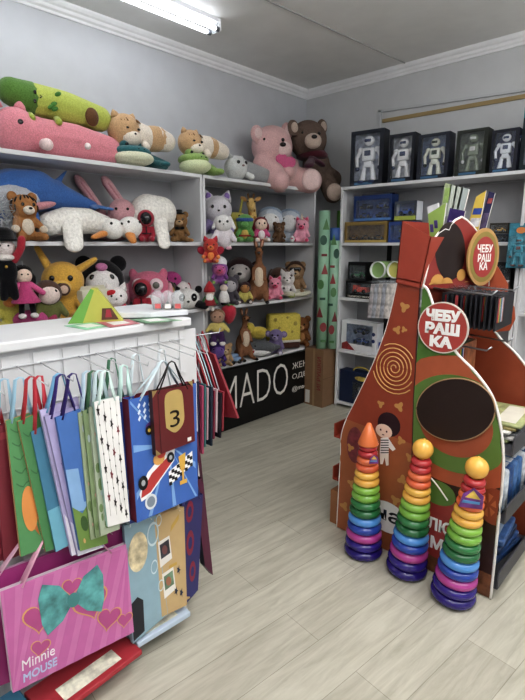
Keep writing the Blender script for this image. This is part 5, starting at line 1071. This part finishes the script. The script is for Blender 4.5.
M().prism([(-.105, 0), (-.05, 0), (.0, hh*.95), (-.012, hh)], tf, .0008).build('green_print', mat('#6aa83a', 'card'), T); M().prism([(.02, .01), (.085, .01), (.06, hh*.42), (.025, hh*.42)], tf, .001, .0006).build('picture_print', mat('#5a3a2a', 'print'), T); M().prism([(.035, .02), (.06, .02), (.055, hh*.38), (.04, hh*.38)], tf, .001, .0015).build('red_print', mat('#a5283a', 'card'), T)
T = thing('storage_box', 'blue box edge standing at the counter back by the photo edge', 'box', (-1.93, .53, zc)); M().box((0, 0, .1), (.03, .1, .2), bev=.003).build('carton', mat('#2f4f9a', 'card'), T); M().box((.0155, 0, .1), (.001, .06, .12)).build('label_print', mat('#8fa4d0', 'card'), T)
# ---------------------------------------------------------------- gift bags
def gbag(label, tl, tr, bl, br, Xt, Xb, col, t=.012, handle=None, hy=None, hz=1.155, hx=None, deco=None, side=None, ribbon=True, group=None, inner=None):
    """flat gift bag: top edge on plane Xt, bottom edge on plane Xb; handle loop up to the hook"""
    A = ax(*tl, Xt); B = ax(*tr, Xt); c = ax(*bl, Xb); D = ax(*br, Xb)
    base = (A+B)/2; T = thing('gift_bag', label, 'gift bag', base); A, B, c, D = [p-base for p in (A, B, c, D)]
    n = (B-A).cross(A-c); n = n.normalized(); n = -n if n.x < 0 else n
    off = -n*t
    u = (B-A).normalized()
    M().hexa([c, D, D-n*.0012, c-n*.0012, A, B, B-n*.0012, A-n*.0012]).build('front_panel', mat(col, 'card'), T)
    M().hexa([c+off, D+off, D+off-n*.0012, c+off-n*.0012, A+off, B+off, B+off-n*.0012, A+off-n*.0012]).build('back_panel', mat(side or col, 'card'), T)
    k = M(); e = u*.0012
    k.hexa([c-n*.0012, c-n*.0012+e, c+off+e, c+off, A-n*.0012, A-n*.0012+e, A+off+e, A+off]); k.hexa([D-n*.0012-e, D-n*.0012, D+off, D+off-e, B-n*.0012-e, B-n*.0012, B+off, B+off-e]); k.hexa([c-n*.0012, D-n*.0012, D+off, c+off, c-n*.0012+Vector((0, 0, .001)), D-n*.0012+Vector((0, 0, .001)), D+off+Vector((0, 0, .001)), c+off+Vector((0, 0, .001))])
    k.build('gusset', mat(side or col, 'card'), T)
    if handle:
        top = Vector((hx if hx is not None else (Xt-.02), base.y+.012, hz))-base
        for o_, nm in ((n*.0, 0), (off, 1)):
            p, q = A+(B-A)*.14+o_-Vector((0, 0, .012)), A+(B-A)*.86+o_-Vector((0, 0, .012))
            pts = [p, p+(top-p)*.5+u*-.004, top-u*.012, top+Vector((0, 0, .006)), top+u*.012, q+(top-q)*.5+u*.004, q]
            M().tube(pts, .0072 if ribbon else .0026, 8, flat=.22 if ribbon else 1).build('cord_handle', mat(handle, 'card'), T, True)
    ff = Fr(c+n*.0002, D-c, A-c, n)
    if deco: deco(T, ff, n)
    return T
def dec(items):
    """items: (part name, colour, [polys], layer)"""
    def f(T, ff, n):
        for nm, col, polys, lay in items:
            for part in ([[p] for p in polys] if len(polys) <= 5 or 'pattern' not in nm else [polys]):
                k = M()
                for p in part: k.prism(p, ff, .0006, .0004+.0006*lay)
                k.build(nm, mat(col, 'card'), T)
    return f
def line(pts, w):
    """thick polyline as polygon"""
    L_, R_ = [], []
    for i, p in enumerate(pts):
        a = pts[max(i-1, 0)]; b_ = pts[min(i+1, len(pts)-1)]; dx, dy = b_[0]-a[0], b_[1]-a[1]; d = math.hypot(dx, dy) or 1
        L_.append((p[0]-dy/d*w, p[1]+dx/d*w)); R_.append((p[0]+dy/d*w, p[1]-dx/d*w))
    return L_+R_[::-1]
def ringpoly(poly_o, poly_i): return poly_o
rng = random.Random(11)
gbag('dark red gift bag with red ribbon handles, first at the photo edge', (-24, 432), (8, 424), (-16, 566), (16, 556), -1.53, -1.50, '#8c2536', handle='#b4202c', hy=.50, deco=dec([('printed_band', '#a23a48', [rect(.1, .05, .9, .1)], 0)]))
gbag('dark red gift bag in front of another dark red one, beside the green balloon bag', (-8, 428), (20, 419), (4, 562), (32, 550), -1.51, -1.48, '#7c2032', handle='#9cc3d8', hy=.57, deco=dec([('printed_band', '#94303f', [rect(.1, .9, .9, .95)], 0)]))
wav = lambda y: line([(x/10., y+.018*math.sin(x*1.7)) for x in range(1, 10)], .006)
gbag('green gift bag with an orange balloon print and light blue ribbon handles', (6, 421), (36, 411), (21, 557), (52, 545), -1.49, -1.44, '#4f8f55', handle='#9ac4da', hy=.585, side='#c9a26a', deco=dec([('wave_pattern', '#3a7242', [wav(.92-.1*i) for i in range(5)], 0), ('balloon_print', '#d98a32', [circ(.42, .33, .24, .17, 24)], 1), ('balloon_knot_print', '#b5651f', [[(.5, .17), (.64, .11), (.58, .2)]], 2)]))
gbag('plain green gift bag with fine line drawing, behind the lilac bags', (18, 422), (46, 409), (46, 552), (68, 544), -1.475, -1.43, '#44834c', handle='#b4202c', hy=.645, side='#c9a26a', deco=dec([('wave_pattern', '#356b3d', [wav(.9), wav(.62)], 0)]))
gbag('teal blue gift bag peeping between green and lilac bags', (31, 432), (52, 421), (56, 552), (76, 541), -1.465, -1.42, '#3f7f9e', handle='#c2283a', hy=.66, deco=dec([('tide_print', '#6aaec4', [rect(0, 0, 1, .35)], 0)]))
gbag('lilac gift bag with purple lettering shadow and light blue handles', (40, 411), (78, 397), (72, 556), (98, 545), -1.45, -1.405, '#bcb2da', handle='#6fb0da', hy=.78, deco=dec([('star_print', '#8f86b8', [star(.42, .62, .05), star(.5, .55, .04)], 0), ('swirl_print', '#ece8f4', [[(0, 0), (.9, 0), (.4, .12), (.05, .3)]], 0)]))
gbag('lilac gift bag with white foot print, directly beside the blue meadow bag', (45, 417), (80, 405), (78, 556), (104, 547), -1.435, -1.39, '#aaa0cc', handle='#3b2a78', hy=.79, deco=dec([('swirl_print', '#e4e0ef', [[(0, 0), (1, 0), (.5, .1), (.02, .26)]], 0), ('star_print', '#7d74a8', [star(.2, .66, .05), star(.25, .58, .035)], 0)]))
gbag('blue gift bag with a meadow, a treehouse and deep blue sky', (56, 418), (92, 405), (80, 551), (108, 543), -1.42, -1.375, '#3f6fb5', handle='#33236c', hy=.80, deco=dec([('sky_print', '#7fa8d4', [rect(0, .3, 1, .62)], 0), ('meadow_print', '#6a8a3a', [[(0, 0), (1, 0), (1, .3), (.6, .36), (.3, .28), (0, .34)]], 1), ('bush_print', '#3a5a2a', [circ(.3, .2, .12, .06, 14), circ(.75, .26, .14, .08, 14)], 2), ('treehouse_print', '#a8622c', [circ(.72, .42, .1, .05, 12), rect(.68, .3, .78, .42)], 2), ('flower_print', '#c9a05a', [circ(.45, .1, .05, .02, 10), circ(.2, .07, .04, .02, 10)], 3)]))
def nature(label, tl, tr, bl, br, Xt, Xb, hy, col, hc):
    r_ = random.Random(int(tl[0]*7)); L1 = []; L2 = []; L3 = []
    for i in range(14): L1.append(circ(r_.uniform(.12, .88), r_.uniform(.05, .6), r_.uniform(.05, .12), r_.uniform(.02, .05), 10))
    for i in range(9): L2.append(circ(r_.uniform(.15, .85), r_.uniform(.3, .9), r_.uniform(.04, .1), r_.uniform(.02, .05), 10))
    for i in range(6): L3.append(circ(r_.uniform(.15, .85), r_.uniform(.1, .9), .04, .015, 8))
    gbag(label, tl, tr, bl, br, Xt, Xb, col, handle=hc, hy=hy, deco=dec([('foliage_print', '#6f8a54', L1, 0), ('sky_patch_print', '#a9b8ba', L2, 1), ('blossom_print', '#c59a8a', L3, 2)]))
nature('grey green nature photo gift bag, nearest the blue meadow bag', (78, 413), (100, 405), (91, 540), (108, 534), -1.415, -1.37, .845, '#9aa886', '#b9d2e2')
nature('nature photo gift bag with leafy print, middle one of its three', (83, 411), (106, 402), (96, 538), (114, 531), -1.405, -1.36, .85, '#7f9468', '#3f6a4a')
nature('pale nature photo gift bag tucked behind the white star bag', (89, 408), (112, 400), (101, 536), (120, 529), -1.395, -1.35, .86, '#aab59c', '#c9dfe4')
# white bag with hanging stars
st_, ln_, rd_, dt_ = [], [], [], []
for i, x in enumerate((.15, .4, .64, .87)):
    ln_.append(line([(x+.03*math.sin(y*5+i), y) for y in [j/12 for j in range(1, 13)]], .004))
    for j in range(4):
        y = .93-.23*j-.055*i; (rd_ if (i+j) % 4 == 3 else st_).append([(a, (b_-y)*.62+y) for a, b_ in star(x+.03*math.sin(y*5+i), y, .075, .2*i)])
        dt_.append(circ(x+.03*math.sin((y+.12)*5+i), y+.12, .02, .01, 8))
gbag('white gift bag printed with strings of black and dark red stars', (94, 402), (119, 396), (108, 527), (130, 521), -1.375, -1.34, '#e3e1de', handle='#d5ece6', hy=.91, side='#9fc4b8', deco=dec([('string_pattern', '#9a9894', ln_, 0), ('star_pattern', '#2a2426', st_, 1), ('star_pattern', '#7a3038', rd_, 1), ('dot_pattern', '#3a3436', dt_, 1)]))
gbag('narrow royal blue gift bag behind the racing car bag', (117, 399), (134, 396), (130, 524), (140, 521), -1.40, -1.37, '#2c4a9c', handle='#c3e4dc', hy=.97, side='#b9c3d8', deco=dec([('letter_print', '#c9d3ea', [rect(.15, .08, .4, .16), rect(.15, .2, .4, .28)], 0)]))
# racing bag
ray_ = [[(.55, .55), (.55+1.2*math.cos(a), .55+1.2*math.sin(a)), (.55+1.2*math.cos(a+.05), .55+1.2*math.sin(a+.05))] for a in [i*.33+.1 for i in range(19)]]
ray_ = [[(min(max(x, .02), .98), min(max(y, .01), .99)) for x, y in p] for p in ray_]
dash = [line([(x, y), (x+.03, y+.03)], .012) for x in (.12, .2, .28, .36, .44, .52) for y in (.82, .87, .92)]
chk = [rect(.52+.045*i+(.0), .2+.03*j+.012*i, .565+.045*i, .23+.03*j+.012*i) for i in range(9) for j in range(4) if (i+j) % 2 == 0]
gbag('blue gift bag printed with a red race car, flags and trophy', (128.5, 400), (196, 383), (137, 523), (198, 496), -1.36, -1.33, '#3868b8', handle='#cfe2ea', hy=1.04, side='#7a2438', t=.05, deco=dec([('ray_pattern', '#78a6dc', ray_, 0), ('spark_pattern', '#d6e3f2', dash, 1),
    ('rear_car_print', '#5a3a86', [circ(.36, .75, .15, .045, 14), rect(.3, .75, .46, .80)], 2), ('rear_tyre_print', '#17161a', [circ(.26, .72, .055, .04, 12), circ(.46, .72, .055, .04, 12)], 3), ('rear_hub_print', '#d9b52c', [circ(.26, .72, .022, .016, 10), circ(.46, .72, .022, .016, 10)], 4),
    ('car_edge_print', '#e8e8e8', [[(.06, .23), (.2, .38), (.48, .5), (.64, .5), (.62, .4), (.2, .18), (.08, .16)]], 2), ('car_print', '#b8302c', [[(.08, .19), (.1, .25), (.26, .36), (.6, .48), (.61, .41), (.22, .21)]], 3), ('driver_print', '#d9a04a', [circ(.38, .46, .09, .05, 14)], 4), ('helmet_print', '#c83a2c', [circ(.42, .5, .07, .04, 14)], 5), ('tyre_print', '#141316', [circ(.12, .31, .07, .06, 14), circ(.56, .44, .06, .045, 14)], 6), ('hub_print', '#a5a8ac', [circ(.12, .31, .03, .025, 10), circ(.56, .44, .026, .02, 10)], 7),
    ('flag_print', '#ededed', [[(.52, .2), (.93, .31), (.93, .43), (.52, .32)]], 3), ('check_pattern', '#17171a', chk, 4), ('trophy_print', '#d9a92c', [[(.69, .42), (.81, .44), (.785, .3), (.715, .29)], rect(.735, .2, .765, .3), rect(.69, .17, .81, .205)], 5), ('stopwatch_print', '#cfd4da', [circ(.22, .13, .09, .065, 20)], 3), ('stopwatch_face_print', '#7f8a98', [circ(.22, .13, .062, .045, 18)], 4)]))
# dark red bag with plain golden plaque and numeral
def three(T, ff, n):
    M().prism(inter([(.28, .38), (.27, .62), (.3, .88), (.5, .93), (.7, .88), (.74, .62), (.72, .38), (.5, .26), (.28, .38)], 5)[:-1], ff, .0008, .0004).build('gold_plaque', mat('#b59a52', 'card'), T)
    W_ = ff.u.length; H_ = ff.v.length; g = Fr(ff.o, ff.u.normalized(), ff.v.normalized(), n)
    text('lettering', '3', mat('#1c130f', 'card'), T, g, W_*.5, H_*.36, W_*.24, H_*.26, .0014, align='CENTER', bold=-.005)
    k = M()
    for a in ([(0, .9), (0, 1), (.12, 1)], [(.88, 1), (1, 1), (1, .9)], [(0, 0), (.12, 0), (0, .1)]): k.prism(a, ff, .0006, .0004)
    k.build('corner_pattern', mat('#9c8348', 'card'), T); M().prism(rect(.8, .04, .9, .1), ff, .0006, .0004).build('price_sticker', mat('#e8e4e0', 'card'), T); M().prism(line([(.13, .98), (.13, .02)], .008), ff, .0006, .0003).build('fold_pattern', mat('#4a141c', 'card'), T)
gbag('dark red gift bag with a golden plaque and numeral 3 on black cord', (152, 391.5), (193, 384.5), (156, 456), (195, 441), -1.33, -1.325, '#67191f', handle='#141214', hy=1.065, ribbon=False, t=.02, deco=three, side='#4a2a24')
# spare handles of bags hidden behind: the bags behind hang from their own hooks
for i, (x0, hc, bc, hy, lab) in enumerate(((100, '#3f7a5a', '#3f6a8c', .845, 'slate blue gift bag hung rearmost behind the star bag'), (124, '#d8e6ec', '#6a7f9c', 1.10, 'grey blue gift bag hung rearmost behind the racing bag'), (150, '#dfe6ea', '#4a5f86', 1.16, 'steel blue gift bag hung rearmost behind the plaque bag'))):
    gbag(lab, (x0, 402), (x0+28, 395), (x0+8, 500), (x0+34, 490), -1.52, -1.50, bc, handle=hc, hy=hy, deco=dec([('printed_band', '#c9d3dc', [rect(.1, .8, .9, .86)], 0)]))
# ---------------------------------------------------------------- lower row of bags
rays = [line([(x/10, 0.0), (x/10+.35, 1.0)], .022) for x in range(-2, 10, 2)]
rays = [[(min(max(a, .0), 1), b_) for a, b_ in p] for p in rays]
gbag('magenta gift bag behind the pink hearts bag', (-30, 583), (130, 524), (-10, 690), (136, 632), -1.46, -1.44, '#a02a78', side='#d0a0c0', handle='#e3b4c9', hy=.5, hz=.75, hx=-1.50, deco=dec([('spark_print', '#f0dce8', [[(a*.35+.962, b_*.6+.90) for a, b_ in star(0, 0, .06)]], 0)]))
def hearts(T, ff, n):
    def asp(p): return p
    W_ = ff.u.length; H_ = ff.v.length; sx = H_/W_
    def ht(x, y, s, rot): return [(x+(a)*sx, y+b_) for a, b_ in heart(0, 0, s, rot)]
    k = M()
    for i in range(9): k.prism([(max(0, -.25+.14*i), 0), (max(0, -.17+.14*i), 0), (min(1, .1+.14*i), 1), (min(1, .02+.14*i), 1)], ff, .0004, .0003)
    k.build('stripe_pattern', mat('#c764a6', 'card'), T)
    for (x, y, s, rot) in ((.24, .62, .17, -.15), (.22, .32, .1, -.3), (.78, .3, .15, -.3), (.92, .2, .1, -.2), (.64, .55, .2, .1), (.5, .8, .11, -.2)):
        q = M().ring(ht(x, y, s, rot), ht(x, y, s*.9, rot), ff, .0008, .0009).build('heart_outline', mat('#d9a05a', 'card'), T); M().prism(ht(x, y, s*.9, rot), ff, .0004, .0009).build('heart_fill', mat('#b84a8a', 'card'), q)
    # teal ribbon bow
    for s in (-1, 1):
        M().prism([(.5+s*a*sx, .66+b_) for a, b_ in ((.02, .04), (.12, .2), (.27, .27), (.32, .14), (.31, -.12), (.27, -.25), (.12, -.17), (.02, -.04))], ff, .001, .0022).build('bow_loop', mat('#4f9a9a', 'print'), T)
    M().prism([(.5+a*sx, .66+b_) for a, b_ in circ(0, 0, .06, .075, 16)], ff, .001, .0032).build('bow_knot', mat('#3f8686', 'card'), T)
    g = Fr(ff.o, ff.u.normalized(), (ff.v-ff.u.normalized()*ff.v.dot(ff.u.normalized())).normalized(), n)
    text('lettering', 'Minnie', mat('#f0e6ee', 'card'), T, g, W_*.06, H_*.17, W_*.24, H_*.1, .0012, bold=0, rot=.05); text('lettering', 'MOUSE', mat('#b9c4e6', 'card'), T, g, W_*.07, H_*.05, W_*.25, H_*.085, .0012, bold=.03, rot=.05)
gbag('large pink gift bag printed with gold-outlined hearts and a teal bow', (0, 592), (126, 544), (13, 693), (134, 632), -1.41, -1.395, '#cf74b0', side='#d9c6d2', handle='#e6a8c2', hy=.5, hz=.72, hx=-1.47, t=.015, deco=hearts)
def swirls(T, ff, n):
    for x, y, s in ((.72, .78, .1), (.7, .5, .06), (.85, .3, .05), (.9, .86, .05)): M().ring(circ(x, y, s*1.6, s, 20), circ(x, y, s*1.35, s*.8, 20), ff, .0006, .0004).build('swirl_print', mat('#c9dce2', 'card'), T)
    M().prism(circ(.3, .72, .26, .16, 20), ff, .0006, .0004).build('pale_patch_print', mat('#d9c8a0', 'print'), T); M().prism([(.02, .02), (.32, .03), (.34, .3), (.2, .36), (.02, .34)], ff, .0006, .0012).build('dark_patch_print', mat('#22252e', 'card'), T)
gbag('icy light blue gift bag with white swirls beside the pink hearts bag', (124, 526), (156, 515), (133, 644), (168, 614), -1.43, -1.41, '#8fb0bf', t=.015, deco=swirls, handle='#c9dce2', hy=.93, hz=.74, hx=-1.5)
def polaroid(T, ff, n):
    for (x, y, c1, c2) in ((.3, .62, '#3a3a44', '#7a4a4a'), (.36, .3, '#6a8a6e', '#a5684a')):
        q = M().prism([(x-.22, y-.13), (x+.24, y-.08), (x+.2, y+.15), (x-.24, y+.12)], ff, .0008, .0004).build('photo_print', mat('#e8e4dc', 'card'), T); M().prism([(x-.17, y-.05), (x+.18, y-.02), (x+.16, y+.12), (x-.19, y+.09)], ff, .0006, .0013).build('photo_image', mat(c1, 'print'), q); M().prism(circ(x-.02, y+.03, .1, .045, 14), ff, .0005, .002).build('photo_subject', mat(c2, 'card'), q)
    M().prism([(.55, .8), (.9, .9), (.92, .95), (.6, .86)], ff, .0006, .0004).build('tape_print', mat('#c9a23a', 'card'), T); M().prism([(.4, .45), (.7, .46), (.7, .49), (.4, .48)], ff, .0006, .002).build('tape_print', mat('#c9a23a', 'card'), T)
    for x, y in ((.75, .4), (.6, .2), (.8, .16)): M().prism([(a, (b_-y)*.6+y) for a, b_ in star(x, y, .08, .4)], ff, .0006, .0022).build('leaf_print', mat('#24304a', 'card'), T)
gbag('sandy cork-print gift bag tucked behind the snapshot-print bag', (158, 514), (188, 504), (166, 612), (190, 598), -1.45, -1.43, '#c0a066', t=.012)
gbag('sandy cork-print gift bag with two printed snapshots', (154, 516), (184, 507), (162, 617), (187, 605), -1.43, -1.41, '#c7a872', t=.012, deco=polaroid, handle='#d9c8a0', hy=1.08, hz=.74, hx=-1.5)
def bold_(T, ff, n):
    k = M()
    for x, y, rx_, ry_ in ((.55, .85, .3, .1), (.5, .55, .3, .12), (.6, .25, .25, .1)): k.ring(circ(x, y, rx_, ry_, 20), circ(x, y, rx_*.55, ry_*.5, 20), ff, .0006, .0004)
    k.build('loop_pattern', mat('#8c2440', 'card'), T)
gbag('navy gift bag with dark red loop pattern at the counter end', (182, 503), (203, 494), (186, 604), (198, 590), -1.44, -1.43, '#34346e', t=.02, deco=bold_, handle='#34346e', hy=1.19, hz=.76, hx=-1.5)
# bags lying in the bottom tray
for lab, x, y, d, col, rz in (('red gift bag lying flat in the bottom tray', -1.44, .62, (.16, .36, .02), '#b02836', 4), ('white and blue gift bag lying flat in the bottom tray', -1.47, .93, (.14, .24, .022), '#b9c9dc', -3), ('teal gift bag lying flat in the bottom tray by the photo edge', -1.46, .33, (.15, .2, .03), '#3f86a8', 2)):
    T = thing('gift_bag', lab, 'gift bag', (x, y, .0765), R(rz)); M().box((0, 0, d[2]/2), d, bev=.004).build('folded_bag', mat(col, 'card'), T); M().box((d[0]*.15, 0, d[2]+.0006), (d[0]*.4, d[1]*.6, .001)).build('printed_patch', mat('#d9d3c0', 'print'), T)
# ---------------------------------------------------------------- bags hung edge-on at the counter end
EC = [('#7a1f2c', 'dark red'), ('#d9d6d8', 'white'), ('#2f2c4a', 'midnight blue'), ('#b5446a', 'raspberry pink'), ('#3f7a7c', 'teal'), ('#c9a3ac', 'pale rose'), ('#27384a', 'slate navy'), ('#8c2a44', 'burgundy'), ('#d4bcc0', 'blush white'), ('#1f1d28', 'near black'), ('#a53846', 'brick red')]
rng = random.Random(2)
for i, (c, nm) in enumerate(EC):
    y = 1.29+i*.0125; xo = -1.64+.0062*i-(.004*(i % 3)); w = .2; zt = .975-.007*i-.012*(i % 2); zb = .585+.011*i+.02*(i % 3)
    T = thing('gift_bag', '%s gift bag hanging edge-on at the counter end, %s of that row' % (nm, PL[i]), 'gift bag', (xo-w/2, y, zt), 0)
    fr_ = Fr((0, 0, 0), (1, 0, 0), (0, 0, 1), (0, -1, 0)); h = zt-zb
    M().prism([(-w/2, -h), (w/2-.012, -h), (w/2, 0), (-w/2, 0)], fr_, .008, -.004).build('bag_body', mat(c, 'card'), T); M().prism([(-w*.4, -h*.9), (w*.36, -h*.9), (w*.4, -h*.2), (-w*.4, -h*.2)], fr_, .0006, .0042).build('printed_patch', mat(EC[(i+3) % 11][0], 'card'), T)
    tp_ = Vector((-.06, 0, 1.15-zt))
    M().tube([Vector((w*.36, 0, -.01)), Vector((w*.36, 0, -.01)).lerp(tp_, .5)+Vector((.008, 0, 0)), tp_, Vector((-w*.4, 0, -.01)).lerp(tp_, .5), Vector((-w*.4, 0, -.01))], .0035, 6, .5).build('cord_handle', mat(['#c9ccd2', '#b02430', '#dfe3e6', '#9cc4cc', '#c64a5a'][i % 5], 'card'), T, True)
T = thing('gift_bag', 'large dark red gift bag with bottom swung out past the counter end', 'gift bag', (-1.70, 1.44, 1.0)); fr_ = Fr((0, 0, 0), (1, 0, 0), (0, 0, 1), (0, -1, 0))
M().prism([(-.06, -.25), (.185, -.21), (.03, .06), (-.12, .07)], fr_, .012, -.006).build('bag_body', mat('#8c1f2e', 'card'), T); M().tube([Vector((0, 0, .05)), Vector((-.02, -.005, .12)), Vector((-.04, -.012, .16)), Vector((-.06, -.005, .12)), Vector((-.09, 0, .06))], .004, 6).build('cord_handle', mat('#b02430', 'card'), T, True)
gbag('dark plum gift bag hanging lowest at the counter end corner', (194, 481), (203, 478), (205, 566), (213, 575), -1.47, -1.45, '#5a1f3c', t=.03, side='#1f2430', handle='#5a1f3c', hy=1.22, hz=.8, hx=-1.5)
